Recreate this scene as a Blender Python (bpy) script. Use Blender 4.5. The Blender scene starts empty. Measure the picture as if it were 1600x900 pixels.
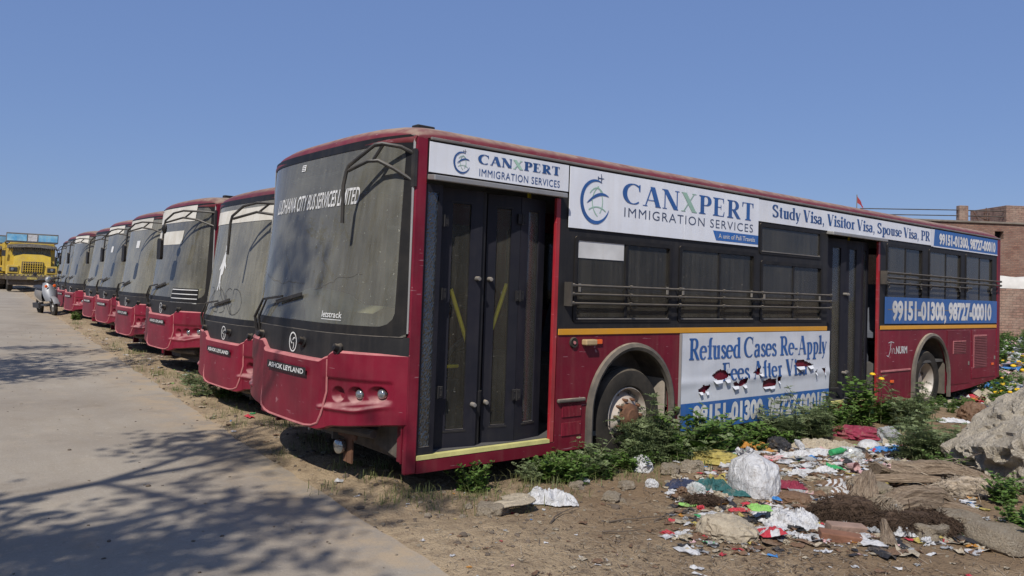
import bpy, math, random
from mathutils import Vector, Matrix, noise
from mathutils.geometry import tessellate_polygon
import numpy as np
R = math.radians
rng = random.Random(7)
scene = bpy.context.scene
col = scene.collection

# ------------------------------------------------------------ camera
EYE = 1.7
F_PX, PP = 1214.0, (800.0, 400.0)
def _n(v): return v / np.linalg.norm(v)
V1 = (2275.0, 500.0); V2 = (-200.0, 412.0)
F_PX = math.sqrt(-((V1[0]-PP[0])*(V2[0]-PP[0]) + (V1[1]-PP[1])*(V2[1]-PP[1])))
_X = _n(np.array([V1[0]-PP[0], V1[1]-PP[1], F_PX])); _Y = _n(np.array([V2[0]-PP[0], V2[1]-PP[1], F_PX]))
_Z = np.cross(_X, _Y); _Z = -_Z if _Z[1] > 0 else _Z
_Y = np.cross(_Z, _X)
RM = np.stack([_X, _Y, _Z], 1)
cd = bpy.data.cameras.new('camera'); cam = bpy.data.objects.new('camera', cd); col.objects.link(cam)
cd.sensor_width = 36; cd.lens = F_PX / 1600 * 36
cd.shift_x = 0; cd.shift_y = -50 / 1600
cd.clip_start = 0.05; cd.clip_end = 3000
m = Matrix(((RM[0][0], -RM[1][0], -RM[2][0], 0), (RM[0][1], -RM[1][1], -RM[2][1], 0), (RM[0][2], -RM[1][2], -RM[2][2], EYE), (0, 0, 0, 1)))
cam.matrix_world = m
scene.camera = cam

# ------------------------------------------------------------ sky, sun, exposure
SUN_EL = 46; SUN_ROT = 236.8      # sun behind the left shoulder
w = bpy.data.worlds.new('World'); scene.world = w; w.use_nodes = True
nt = w.node_tree; bg = nt.nodes['Background']
sky = nt.nodes.new('ShaderNodeTexSky'); sky.sky_type = 'NISHITA'; sky.sun_disc = False
sky.sun_elevation = R(SUN_EL); sky.sun_rotation = R(SUN_ROT); sky.air_density = 1.0; sky.dust_density = 0.6; sky.ozone_density = 3.0
_mx = nt.nodes.new('ShaderNodeMix'); _mx.data_type = 'RGBA'; _mx.inputs[0].default_value = 0.6; _mx.inputs[7].default_value = (1.95, 3.15, 6.9, 1)
nt.links.new(sky.outputs[0], _mx.inputs[6]); nt.links.new(_mx.outputs[2], bg.inputs[0]); bg.inputs[1].default_value = 0.088
sl = bpy.data.lights.new('sun', 'SUN'); so = bpy.data.objects.new('sun', sl); col.objects.link(so)
sl.energy = 4.9; sl.angle = R(0.55); sl.color = (1.0, 0.95, 0.87)
sdir = Vector((0.84, 0.55, -math.tan(R(SUN_EL)) * math.hypot(0.84, 0.55)))
so.rotation_euler = sdir.to_track_quat('-Z', 'Y').to_euler()
so.location = (-20, -15, 30)
scene.view_settings.view_transform = 'Standard'; scene.view_settings.look = 'None'
scene.view_settings.exposure = 0.0; scene.view_settings.gamma = 1
scene.cycles.max_bounces = 8; scene.cycles.transparent_max_bounces = 24

# ------------------------------------------------------------ helpers
def ray(u, v):
    d = np.array([u - PP[0], v - PP[1], F_PX]); d = RM.T @ d
    return Vector(d.tolist())
def W(u, v, depth):
    return Vector((0, 0, EYE)) + ray(u, v) * (depth / F_PX)
def sstep(a, b, x):
    t = min(1, max(0, (x - a) / (b - a))); return t * t * (3 - 2 * t)
YAW = math.atan2(float(RM[2][1]), float(RM[2][0]))
def fwd(x, y): return x * math.cos(YAW) + y * math.sin(YAW)

def road_edge(y): return 2.75 + 0.081 * (y - 4.42)
def gbase(x, y):
    z = 0.008 * max(0, min(y, 60) - 8) + 0.006 * max(0, min(y, 50) - 30)
    z += 0.95 * sstep(14.5, 30, x) * (1 - sstep(6.5, 12, y))* (1-sstep(60,90,x))
    return z
def ground(x, y):
    z = gbase(x, y)
    e = x - road_edge(y)
    if e > 0:
        a = min(1, e / 0.5)
        n1 = noise.noise((x * 0.9, y * 0.9, 0)) * 0.05 + noise.noise((x * 2.7, y * 2.7, 3)) * 0.022 + noise.noise((x * 8, y * 8, 5)) * 0.011
        z += n1 * a
        z += 0.05 * math.exp(-((e - 0.55) / 0.3) ** 2) * (1 if y > 5 else 0.3)
        if y < 5.4: z += 0.05 * sstep(5, 9, x) * (1 + noise.noise((x * 1.3, y * 1.3, 9)))
        # the rubbish heap swells towards the right hand rubble
        z += 0.12 * math.exp(-(((x - 7.4) / 1.6) ** 2 + ((y - 2.6) / 1.0) ** 2))
    else:
        z -= 0.03
    return z
def on_ground(u, v):
    d = ray(u, v); C = Vector((0, 0, EYE)); z = 0.0
    for i in range(25):
        t = (z - EYE) / d.z; p = C + d * t; z = 0.5 * z + 0.5 * ground(p.x, p.y)
    return Vector((p.x, p.y, ground(p.x, p.y)))

class MB:
    def __init__(s): s.v = []; s.f = []; s.m = []
    def add(s, vs, fs, mi=0):
        b = len(s.v); s.v.extend([tuple(v) for v in vs])
        for f in fs: s.f.append(tuple(b + i for i in f)); s.m.append(mi)
        return s
    def box(s, x0, x1, y0, y1, z0, z1, mi=0):
        vs = [(x, y, z) for x in (x0, x1) for y in (y0, y1) for z in (z0, z1)]
        return s.add(vs, [(0, 1, 3, 2), (4, 6, 7, 5), (0, 4, 5, 1), (2, 3, 7, 6), (0, 2, 6, 4), (1, 5, 7, 3)], mi)
    def obox(s, c, ax, ay, az, mi=0):
        c, ax, ay, az = map(Vector, (c, ax, ay, az))
        vs = [c + ax * i + ay * j + az * k for i in (-1, 1) for j in (-1, 1) for k in (-1, 1)]
        return s.add(vs, [(0, 1, 3, 2), (4, 6, 7, 5), (0, 4, 5, 1), (2, 3, 7, 6), (0, 2, 6, 4), (1, 5, 7, 3)], mi)
    def bar(s, a, b, w, h=None, mi=0, up=(0, 0, 1)):
        a, b = Vector(a), Vector(b); h = h or w; d = (b - a); L = d.length; d.normalize()
        upv = Vector(up)
        if abs(d.dot(upv)) > 0.97: upv = Vector((1, 0, 0))
        sx = d.cross(upv).normalized(); uz = sx.cross(d).normalized()
        return s.obox((a + b) / 2, d * L / 2, sx * w / 2, uz * h / 2, mi)
    def tube(s, pts, r, n=8, mi=0, caps=True):
        pts = [Vector(p) for p in pts]; rs = r if isinstance(r, (list, tuple)) else [r] * len(pts)
        prev = None; rings = []
        for i, p in enumerate(pts):
            d = (pts[min(i + 1, len(pts) - 1)] - pts[max(i - 1, 0)]).normalized()
            if prev is None:
                u = d.cross(Vector((0, 0, 1)))
                if u.length < 0.05: u = d.cross(Vector((1, 0, 0)))
            else: u = prev - d * prev.dot(d)
            u.normalize(); prev = u; q = d.cross(u)
            rings.append([p + (u * math.cos(2 * math.pi * k / n) + q * math.sin(2 * math.pi * k / n)) * rs[i] for k in range(n)])
        vs = [v for rg in rings for v in rg]; fs = []
        for i in range(len(pts) - 1):
            for k in range(n):
                k2 = (k + 1) % n; fs.append((i * n + k, i * n + k2, (i + 1) * n + k2, (i + 1) * n + k))
        if caps:
            fs.append(tuple(range(n - 1, -1, -1))); fs.append(tuple((len(pts) - 1) * n + k for k in range(n)))
        return s.add(vs, fs, mi)
    def lathe(s, prof, c, ax=(0, 1, 0), n=32, mi=0):
        c = Vector(c); ax = Vector(ax).normalized(); u = ax.orthogonal().normalized(); q = ax.cross(u)
        vs = []; fs = []; L = len(prof)
        for k in range(n):
            a = 2 * math.pi * k / n; e = u * math.cos(a) + q * math.sin(a)
            for (r, h) in prof: vs.append(c + e * r + ax * h)
        for k in range(n):
            k2 = (k + 1) % n
            for i in range(L - 1): fs.append((k * L + i, k2 * L + i, k2 * L + i + 1, k * L + i + 1))
        return s.add(vs, fs, mi)
    def grid(s, fn, us, vs_, mi=0, flip=False):
        pts = [fn(u, v) for u in us for v in vs_]; nv = len(vs_); fs = []
        for i in range(len(us) - 1):
            for j in range(nv - 1):
                q = (i * nv + j, (i + 1) * nv + j, (i + 1) * nv + j + 1, i * nv + j + 1)
                fs.append(q[::-1] if flip else q)
        return s.add(pts, fs, mi)
    def plate(s, outer, holes, fn, t=0.0, mi=0):
        """polygon with holes in (u, v); fn(u, v, w) maps it to space, w runs through the thickness t"""
        loops = [outer] + list(holes)
        tri = tessellate_polygon([[Vector((a, b, 0)) for a, b in lp] for lp in loops])
        flat = [p for lp in loops for p in lp]; n = len(flat)
        s.add([fn(a, b, 0) for a, b in flat], [tuple(x) for x in tri], mi)
        if t:
            s.add([fn(a, b, t) for a, b in flat], [tuple(x)[::-1] for x in tri], mi)
            for lp in loops:
                k = len(lp)
                s.add([fn(a, b, 0) for a, b in lp] + [fn(a, b, t) for a, b in lp],
                      [(i, (i + 1) % k, k + (i + 1) % k, k + i) for i in range(k)], mi)
        return s
    def build(s, name, mats, parent=None, smooth=False, bevel=0, fixn=False, loc=None):
        me = bpy.data.meshes.new(name); me.from_pydata(s.v, [], s.f)
        if not isinstance(mats, (list, tuple)): mats = [mats]
        for mm in mats: me.materials.append(mm)
        if len(mats) > 1: me.polygons.foreach_set('material_index', s.m)
        if smooth: me.polygons.foreach_set('use_smooth', [True] * len(me.polygons))
        me.validate(); me.update()
        if fixn:
            import bmesh
            bm = bmesh.new(); bm.from_mesh(me); bmesh.ops.recalc_face_normals(bm, faces=bm.faces); bm.to_mesh(me); bm.free()
        if smooth: me.set_sharp_from_angle(angle=R(38))
        o = bpy.data.objects.new(name, me); col.objects.link(o)
        if parent: o.parent = parent
        if loc: o.location = loc
        if bevel:
            b = o.modifiers.new('bevel', 'BEVEL'); b.width = bevel; b.segments = 2; b.limit_method = 'ANGLE'; b.angle_limit = R(40)
        return o
def tag(o, label=None, cat=None, group=None, kind=None):
    if label: o['label'] = label
    if cat: o['category'] = cat
    if group: o['group'] = group
    if kind: o['kind'] = kind
    return o
def empty(name, loc=(0, 0, 0), rz=0):
    o = bpy.data.objects.new(name, None); col.objects.link(o); o.location = loc; o.rotation_euler = (0, 0, rz); o.empty_display_size = 0.2
    return o
def copy_tree(o, parent=None):
    c = o.copy(); col.objects.link(c); c.parent = parent
    for ch in [x for x in bpy.data.objects if x.parent == o]: copy_tree(ch, c)
    return c

# ------------------------------------------------------------ materials
def newmat(name):
    mm = bpy.data.materials.new(name); mm.use_nodes = True; t = mm.node_tree
    return mm, t, t.nodes, t.links, t.nodes['Principled BSDF']
def coords(t, scale=(1, 1, 1), rand=True, world=False):
    N, L = t.nodes, t.links
    tc = N.new('ShaderNodeTexCoord'); mp = N.new('ShaderNodeMapping'); mp.inputs['Scale'].default_value = scale
    if world:
        g = N.new('ShaderNodeNewGeometry'); L.new(g.outputs['Position'], mp.inputs['Vector'])
    elif rand:
        oi = N.new('ShaderNodeObjectInfo'); ad = N.new('ShaderNodeVectorMath'); ad.operation = 'MULTIPLY_ADD'
        cmb = N.new('ShaderNodeCombineXYZ')
        for i in range(3): L.new(oi.outputs['Random'], cmb.inputs[i])
        ad.inputs[1].default_value = (37, 53, 71); L.new(cmb.outputs[0], ad.inputs[0]); L.new(tc.outputs['Object'], ad.inputs[2])
        L.new(ad.outputs[0], mp.inputs['Vector'])
    else: L.new(tc.outputs['Object'], mp.inputs['Vector'])
    return mp.outputs[0]
def nz(t, vec, scale, detail=5, rough=0.55, lo=0.4, hi=0.6, dist=0.0):
    N, L = t.nodes, t.links
    n = N.new('ShaderNodeTexNoise'); n.inputs['Scale'].default_value = scale; n.inputs['Detail'].default_value = detail
    n.inputs['Roughness'].default_value = rough; n.inputs['Distortion'].default_value = dist; L.new(vec, n.inputs['Vector'])
    mr = N.new('ShaderNodeMapRange'); mr.inputs[1].default_value = lo; mr.inputs[2].default_value = hi; L.new(n.outputs['Fac'], mr.inputs[0])
    return mr.outputs[0]
def mixc(t, fac, a, b):
    N, L = t.nodes, t.links
    x = N.new('ShaderNodeMix'); x.data_type = 'RGBA'
    for s_, k in ((a, 6), (b, 7)):
        if isinstance(s_, (tuple, list)): x.inputs[k].default_value = (*s_[:3], 1)
        else: L.new(s_, x.inputs[k])
    if isinstance(fac, (int, float)): x.inputs[0].default_value = fac
    else: L.new(fac, x.inputs[0])
    return x.outputs[2]
def mth(t, op, a, b=None, clamp=False):
    n = t.nodes.new('ShaderNodeMath'); n.operation = op; n.use_clamp = clamp
    for i, s_ in enumerate((a, b)):
        if s_ is None: continue
        if isinstance(s_, (int, float)): n.inputs[i].default_value = s_
        else: t.links.new(s_, n.inputs[i])
    return n.outputs[0]
def upness(t, lo=0.35, hi=1.0):
    g = t.nodes.new('ShaderNodeNewGeometry'); sp = t.nodes.new('ShaderNodeSeparateXYZ'); t.links.new(g.outputs['Normal'], sp.inputs[0])
    mr = t.nodes.new('ShaderNodeMapRange'); mr.inputs[1].default_value = lo; mr.inputs[2].default_value = hi; t.links.new(sp.outputs[2], mr.inputs[0])
    return mr.outputs[0]
def bump(t, bsdf, h, strength=0.3, dist=0.01):
    b = t.nodes.new('ShaderNodeBump'); b.inputs['Strength'].default_value = strength; b.inputs['Distance'].default_value = dist
    t.links.new(h, b.inputs['Height']); t.links.new(b.outputs[0], bsdf.inputs['Normal'])
DUST = (0.33, 0.27, 0.2)
def paint(name, c, c2=None, rough=0.4, dust=0.25, up=0.8, streak=0.3, metal=0.0, dustc=DUST, scr=0.0, bmp=0.1, coat=0.0, spec=0.5, uplo=0.35):
    """weathered surface: two tones of the base colour, dust film, run marks, dust lying on upward faces"""
    mm, t, N, L, b = newmat(name)
    v = coords(t); c2 = c2 or tuple(x * 0.72 for x in c)
    base = mixc(t, nz(t, v, 2.2, lo=0.35, hi=0.65), c, c2)
    v2 = coords(t, (9, 9, 0.5))
    st = mth(t, 'MULTIPLY', nz(t, v2, 1.6, 6, 0.6, 0.48, 0.72), streak)
    fl = mth(t, 'MULTIPLY', nz(t, v, 5.5, 8, 0.65, 0.4, 0.75), dust)
    d = mth(t, 'ADD', st, fl); d = mth(t, 'ADD', d, dust * 0.25)
    d = mth(t, 'ADD', d, mth(t, 'MULTIPLY', mth(t, 'MULTIPLY', upness(t, uplo), up), nz(t, v, 9, 5, 0.6, 0.2, 0.6)), True)
    colr = mixc(t, d, base, dustc)
    if scr:
        v3 = coords(t, (1.2, 1.2, 14)); s1 = nz(t, v3, 4.0, 3, 0.5, 0.7, 0.715)
        v4 = coords(t); s2 = nz(t, v4, 14, 2, 0.5, 0.735, 0.75)
        s1 = mth(t, 'MULTIPLY', mth(t, 'MAXIMUM', s1, s2), scr)
        colr = mixc(t, s1, colr, tuple(min(1, x * 1.0 + 0.3) for x in c))
    oi = N.new('ShaderNodeObjectInfo'); mrr = N.new('ShaderNodeMapRange'); mrr.inputs[3].default_value = 0.84; mrr.inputs[4].default_value = 1.08; L.new(oi.outputs['Random'], mrr.inputs[0])
    vm = N.new('ShaderNodeVectorMath'); vm.operation = 'SCALE'; L.new(colr, vm.inputs[0]); L.new(mrr.outputs[0], vm.inputs['Scale']); colr = vm.outputs[0]
    L.new(colr, b.inputs['Base Color'])
    rr = N.new('ShaderNodeMapRange'); rr.inputs[3].default_value = rough; rr.inputs[4].default_value = 0.9; L.new(d, rr.inputs[0])
    L.new(rr.outputs[0], b.inputs['Roughness']); b.inputs['Metallic'].default_value = metal
    b.inputs['Coat Weight'].default_value = coat; b.inputs['Specular IOR Level'].default_value = spec
    if bmp: bump(t, b, nz(t, v, 26, 5, 0.6, 0.2, 0.8), bmp, 0.003)
    return mm
def flat(name, c, rough=0.6, vary=0.2, scale=8, metal=0, bmp=0.0, bscale=40):
    mm, t, N, L, b = newmat(name); v = coords(t)
    L.new(mixc(t, nz(t, v, scale, 5, 0.6, 0.3, 0.7), c, tuple(x * (1 - vary) for x in c)), b.inputs['Base Color'])
    b.inputs['Roughness'].default_value = rough; b.inputs['Metallic'].default_value = metal
    if bmp: bump(t, b, nz(t, v, bscale, 5, 0.6, 0.2, 0.8), bmp, 0.01)
    return mm
def glass(name, tint, dustc, film, patch, gloss=0.05, streak=0.25, rough=0.03):
    mm, t, N, L, b = newmat(name); N.remove(b); out = N['Material Output']
    v = coords(t)
    tr = N.new('ShaderNodeBsdfTransparent'); tr.inputs[0].default_value = (*tint, 1)
    gl = N.new('ShaderNodeBsdfGlossy'); gl.inputs['Roughness'].default_value = rough; gl.inputs[0].default_value = (0.9, 0.93, 1, 1)
    fr = N.new('ShaderNodeFresnel'); fr.inputs[0].default_value = 1.5
    m1 = N.new('ShaderNodeMixShader'); L.new(mth(t, 'ADD', fr.outputs[0], gloss - 0.04, True), m1.inputs[0]); L.new(tr.outputs[0], m1.inputs[1]); L.new(gl.outputs[0], m1.inputs[2])
    df = N.new('ShaderNodeBsdfDiffuse'); df.inputs[0].default_value = (*dustc, 1)
    st = mth(t, 'MULTIPLY', nz(t, coords(t, (14, 14, 0.35)), 1.3, 6, 0.6, 0.42, 0.8), streak)
    d = mth(t, 'ADD', mth(t, 'MULTIPLY', nz(t, v, 1.6, 8, 0.62, 0.36, 0.7), patch), st)
    sp = mth(t, 'MULTIPLY', nz(t, v, 45, 2, 0.5, 0.70, 0.76), 0.35)
    oi = N.new('ShaderNodeObjectInfo'); d = mth(t, 'ADD', d, mth(t, 'MULTIPLY', oi.outputs['Random'], film * 0.9)); d = mth(t, 'ADD', mth(t, 'ADD', d, film * .7), sp, True)
    m2 = N.new('ShaderNodeMixShader'); L.new(d, m2.inputs[0]); L.new(m1.outputs[0], m2.inputs[1]); L.new(df.outputs[0], m2.inputs[2])
    L.new(m2.outputs[0], out.inputs[0])
    return mm
M = {}
M['maroon'] = paint('maroon_paint', (0.19, 0.004, 0.022), (0.12, 0.003, 0.015), 0.42, 0.04, 1.0, 0.03, scr=0.35, dustc=(0.46, 0.27, 0.25), spec=0.3, uplo=0.10)
M['maroon_side'] = paint('maroon_side_paint', (0.16, 0.004, 0.020), (0.12, 0.003, 0.015), 0.45, 0.04, 0.7, 0.06, scr=0.45, spec=0.25)
M['maroon_roof'] = paint('maroon_roof_paint', (0.13, 0.010, 0.02), (0.10, 0.010, 0.016), 0.45, 0.14, 1.2, 0.03, scr=0.3, dustc=(0.27, 0.20, 0.15), spec=0.3, uplo=.62)
M['red'] = paint('red_paint', (0.33, 0.008, 0.02), None, 0.4, 0.08, 0.6, 0.1, scr=0.3)
M['black'] = paint('black_paint', (0.012, 0.012, 0.014), (0.016, 0.016, 0.018), 0.5, 0.04, 0.55, 0.05, spec=0.25, dustc=(0.26, 0.225, 0.18))
M['navy'] = paint('door_paint', (0.009, 0.010, 0.016), (0.012, 0.012, 0.019), 0.5, 0.03, 0.6, 0.04, spec=0.25, dustc=(0.24, 0.21, 0.18))
M['seal'] = paint('window_seal', (0.008, 0.008, 0.009), None, 0.5, 0.03, 0.7, 0.03, spec=0.25)
M['tubeblack'] = paint('black_tube', (0.012, 0.012, 0.013), None, 0.5, 0.1, 0.5, 0.05)
M['rubber'] = paint('rubber', (0.012, 0.012, 0.012), (0.022, 0.02, 0.018), 0.85, 0.09, 0.35, 0.02, bmp=0.3, spec=0.2)
M['flare'] = paint('dusty_flare', (0.07, 0.062, 0.053), (0.04, 0.037, 0.034), 0.8, 0.3, 0.9, 0.1)
M['alu'] = paint('aluminium', (0.42, 0.42, 0.41), (0.32, 0.32, 0.32), 0.45, 0.2, 0.5, 0.2, metal=0.5)
M['rail'] = paint('rail_paint', (0.15, 0.145, 0.14), (0.09, 0.09, 0.09), 0.5, 0.25, 0.6, 0.1)
M['guard'] = paint('guard_rail_paint', (0.03, 0.03, 0.03), (0.05, 0.048, 0.045), 0.5, 0.12, 0.7, 0.05, spec=0.3)
M['chrome'] = flat('chrome', (0.7, 0.7, 0.7), 0.2, 0.1, metal=1.0)
M['rust'] = flat('rust', (0.16, 0.075, 0.04), 0.85, 0.5, 14, bmp=0.3)
M['steel'] = paint('rim_steel', (0.42, 0.40, 0.37), (0.22, 0.17, 0.13), 0.5, 0.3, 0.4, 0.1, metal=0.2)
M['rimwhite'] = paint('rim_white', (0.60, 0.58, 0.54), (0.30, 0.20, 0.14), 0.6, 0.2, 0.3, 0.1)
M['chassis'] = paint('chassis', (0.035, 0.03, 0.028), (0.06, 0.045, 0.035), 0.85, 0.3, 0.6, 0.1)
M['vinyl'] = paint('white_vinyl', (0.66, 0.68, 0.72), (0.60, 0.62, 0.67), 0.5, 0.07, 0.4, 0.16, dustc=(0.42, 0.38, 0.33), bmp=0.05)
M['blue'] = paint('blue_vinyl', (0.012, 0.11, 0.37), (0.014, 0.10, 0.32), 0.45, 0.07, 0.3, 0.12, bmp=0.05)
M['tblue'] = paint('text_blue', (0.012, 0.09, 0.30), None, 0.5, 0.06, 0.2, 0.08, bmp=0)
M['tnavy'] = paint('text_navy', (0.03, 0.06, 0.14), None, 0.5, 0.06, 0.2, 0.08, bmp=0)
M['tgreen'] = paint('text_green', (0.33, 0.52, 0.42), None, 0.5, 0.06, 0.2, 0.08, bmp=0)
M['twhite'] = paint('text_white', (0.74, 0.74, 0.73), None, 0.5, 0.12, 0.2, 0.1, bmp=0)
M['yellow'] = paint('yellow_stripe', (0.66, 0.30, 0.01), (0.6, 0.27, 0.01), 0.4, 0.07, 0.5, 0.08)
M['railyellow'] = flat('yellow_handrail', (0.92, 0.74, 0.02), 0.35, 0.05)
M['cream'] = flat('dash_cream', (0.78, 0.72, 0.46), 0.7, 0.15)
M['inside'] = flat('inside_grey', (0.30, 0.31, 0.31), 0.7, 0.2)
M['floor'] = flat('bus_floor', (0.09, 0.085, 0.08), 0.9, 0.3)
M['seat'] = flat('seat_grey', (0.12, 0.13, 0.16), 0.7, 0.3)
M['stepedge'] = flat('step_yellow', (0.62, 0.58, 0.22), 0.7, 0.3)
M['stepdust'] = flat('step_dust', (0.36, 0.31, 0.25), 0.95, 0.3, bmp=0.2)
M['amber'] = flat('amber_lens', (0.75, 0.12, 0.02), 0.3, 0.2)
M['ambercream'] = flat('cream_lens', (0.45, 0.32, 0.17), 0.5, 0.3)
M['pinkdust'] = flat('pink_dust', (0.46, 0.16, 0.16), 0.9, 0.35)
M['lens'] = flat('headlamp_lens', (0.42, 0.43, 0.42), 0.12, 0.3, metal=0.8)
M['wind'] = glass('windscreen_glass', (0.68, 0.70, 0.67), (0.40, 0.39, 0.33), 0.11, 0.12, 0.02, 0.10)
M['wind_far'] = glass('dusty_windscreen_glass', (0.6, 0.62, 0.58), (0.40, 0.38, 0.31), 0.18, 0.18, 0.02, 0.14)
M['pane'] = glass('window_glass', (0.42, 0.43, 0.42), (0.36, 0.33, 0.27), 0.055, 0.05, 0.0, 0.08)
M['pane_door'] = glass('door_glass', (0.92, 0.93, 0.92), (0.35, 0.33, 0.27), 0.03, 0.04, 0.0, 0.06)
M['shatter'] = glass('shattered_glass', (0.12, 0.13, 0.14), (0.4, 0.45, 0.45), 0.02, 0.06, 0.12, 0.0, 0.12)
# ------------------------------------------------------------ lettering
def sans(txt, height, xs=1.0, bold=0.0, spacing=1.0):
    """(verts, faces, width) of upright lettering, cap height = height"""
    cu = bpy.data.curves.new('t', 'FONT'); cu.body = txt; cu.size = 1.0; cu.offset = bold; cu.space_character = spacing; cu.resolution_u = 3
    ob = bpy.data.objects.new('t', cu); me = ob.to_mesh()
    k = height / 0.69
    vs = [(v.co.x * k * xs, v.co.y * k) for v in me.vertices]; fs = [tuple(p.vertices) for p in me.polygons]
    ob.to_mesh_clear(); bpy.data.objects.remove(ob); bpy.data.curves.remove(cu)
    x0 = min(v[0] for v in vs); vs = [(a - x0, b) for a, b in vs]
    return vs, fs, max(v[0] for v in vs)
def ell(cx, cy, rx, ry, a0, a1, n=18):
    return [(cx + rx * math.cos(R(a0 + (a1 - a0) * i / n)), cy + ry * math.sin(R(a0 + (a1 - a0) * i / n))) for i in range(n + 1)]
def stroke(pts, thick, thin, ends=(1, 1)):
    """pen with vertical stress: vertical runs thick, horizontal runs thin"""
    out = []
    n = len(pts); L = []; Rr = []
    for i, p in enumerate(pts):
        a = pts[max(0, i - 1)]; b = pts[min(n - 1, i + 1)]
        dx, dy = b[0] - a[0], b[1] - a[1]; l = math.hypot(dx, dy) or 1; dx /= l; dy /= l
        w_ = thin + (thick - thin) * abs(dy) ** 1.6
        f = 1
        if i < 3: f = min(f, ends[0] + (1 - ends[0]) * i / 3)
        if n - 1 - i < 3: f = min(f, ends[1] + (1 - ends[1]) * (n - 1 - i) / 3)
        w_ *= f / 2
        L.append((p[0] - dy * w_, p[1] + dx * w_)); Rr.append((p[0] + dy * w_, p[1] - dx * w_))
    return [[L[i], L[i + 1], Rr[i + 1], Rr[i]] for i in range(n - 1)]
def rect(x0, y0, x1, y1): return [(x0, y0), (x1, y0), (x1, y1), (x0, y1)]
def serif_glyph(ch, T, t):
    """polygons and advance of a bracketed serif letter; cap height 1, x height .64, T thick, t thin"""
    sh = t * 0.9; X = 0.64; P = []
    def st(x, y0, y1, w_=None, lo=1, hi=1):
        w_ = w_ or T; P.append(rect(x, y0, x + w_, y1)); e = 0.08
        if lo: P.append([(x - e, y0), (x + w_ + e, y0), (x + w_ + e, y0 + sh), (x + w_, y0 + sh * 2), (x, y0 + sh * 2), (x - e, y0 + sh)])
        if hi == 1: P.append([(x - e, y1 - sh), (x, y1 - 2 * sh), (x + w_, y1 - 2 * sh), (x + w_ + e, y1 - sh), (x + w_ + e, y1), (x - e, y1)])
        if hi == 2: P.append([(x - e * 1.1, y1 - sh * 1.2), (x, y1 - 2 * sh), (x + w_ * .5, y1 - sh), (x + w_, y1), (x + w_*.3, y1)])
    def slant(x0, y0, x1, y1, w_): P.append([(x0 - w_ / 2, y0), (x0 + w_ / 2, y0), (x1 + w_ / 2, y1), (x1 - w_ / 2, y1)])
    def fs(x, y, h=0.11): P.append(rect(x - h, y, x + h, y + sh) if y < 0.3 else rect(x - h, y - sh, x + h, y))
    if ch == 'C':
        P += stroke(ell(.44, .5, .38, .49, 52, 312, 26), T, t, (0.6, .4)); P.append([(.70, .66), (.75, .66), (.75, 1.0), (.71, 1.0), (.66, .9)]); a = .84
    elif ch == 'A':
        slant(.12, 0, .40, 1, t * 1.3); slant(.72, 0, .44, 1, T * 1.1); P.append(rect(.20, .3, .6, .3 + sh)); fs(.11, 0); fs(.72, 0, .14); a = .84
    elif ch == 'N':
        P.append(rect(.14, 0, .14 + t * 1.3, 1)); P.append(rect(.74, 0, .74 + t * 1.3, 1)); slant(.72, 0, .18, 1, T * 1.15)
        fs(.16, 0); fs(.76, 1); fs(.12, 1); a = .92
    elif ch == 'X':
        slant(.70, 0, .16, 1, T * 1.15); slant(.14, 0, .68, 1, t * 1.3); fs(.13, 0); fs(.70, 0, .14); fs(.16, 1, .14); fs(.68, 1); a = .86
    elif ch in 'PR':
        st(.12, 0, 1); P += stroke([(.2, 1 - t / 2)] + ell(.40, .73, .22, .27 - t / 2, 90, -90, 14) + [(.2, .46 + t / 2)], T, t)
        a = .72
        if ch == 'R': slant(.72, 0, .42, .48, T * 1.05); fs(.73, 0, .1); a = .84
    elif ch == 'E':
        st(.12, 0, 1); P += [rect(.2, 0, .66, sh), rect(.2, 1 - sh, .64, 1), rect(.2, .5 - sh / 2, .5, .5 + sh / 2)]
        P += [[(.60, sh), (.66, sh), (.69, .27), (.66, .27)], [(.58, 1 - sh), (.64, 1 - sh), (.645, .75), (.61, .75)], rect(.47, .38, .505, .62)]; a = .76
    elif ch == 'F':
        st(.12, 0, 1); P += [rect(.2, 1 - sh, .64, 1), rect(.2, .5 - sh / 2, .5, .5 + sh / 2), [(.58, 1 - sh), (.64, 1 - sh), (.645, .72), (.61, .72)], rect(.47, .38, .505, .62)]; a = .72
    elif ch == 'T':
        st(.30, 0, 1, hi=0); P += [rect(.04, 1 - sh, .72, 1), [(.04, .74), (.08, .74), (.12, 1 - sh), (.04, 1 - sh)], [(.72, .74), (.68, .74), (.64, 1 - sh), (.72, 1 - sh)]]; a = .78
    elif ch == 'V':
        slant(.40, 0, .14, 1, T * 1.1); slant(.42, 0, .68, 1, t * 1.3); fs(.14, 1, .14); fs(.68, 1); a = .80
    elif ch == 'S':
        P += stroke([(.55, .80)] + ell(.33, .74, .21, .235, 20, 200, 12) + ell(.34, .26, .23, .235, 65, -160, 16), T, t * 1.6); P.append([(.53, .70), (.58, .70), (.58, 1), (.54, 1)]); P.append([(.10, .3), (.06, .3), (.06, 0), (.10, 0)]); a = .68
    elif ch == 'e':
        P += stroke([(.10, .36), (.48, .36)], T, t); P += stroke([(.48, .36)] + ell(.29, .32, .22, .30, 10, 320, 22), T * .95, t, (.8, .5)); a = .56
    elif ch == 'c':
        P += stroke(ell(.29, .32, .22, .30, 45, 320, 20), T * .95, t, (1.2, .5)); a = .52
    elif ch == 'o':
        P += stroke(ell(.31, .32, .22, .30, 0, 360, 26), T, t); a = .62
    elif ch == 'd':
        st(.40, 0, 1, lo=0, hi=2); P += stroke(ell(.33, .32, .22, .30, 70, 290, 18), T * .95, t); P.append(rect(.45, 0, .45 + T, sh)); a = .66
    elif ch == 'p':
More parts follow.
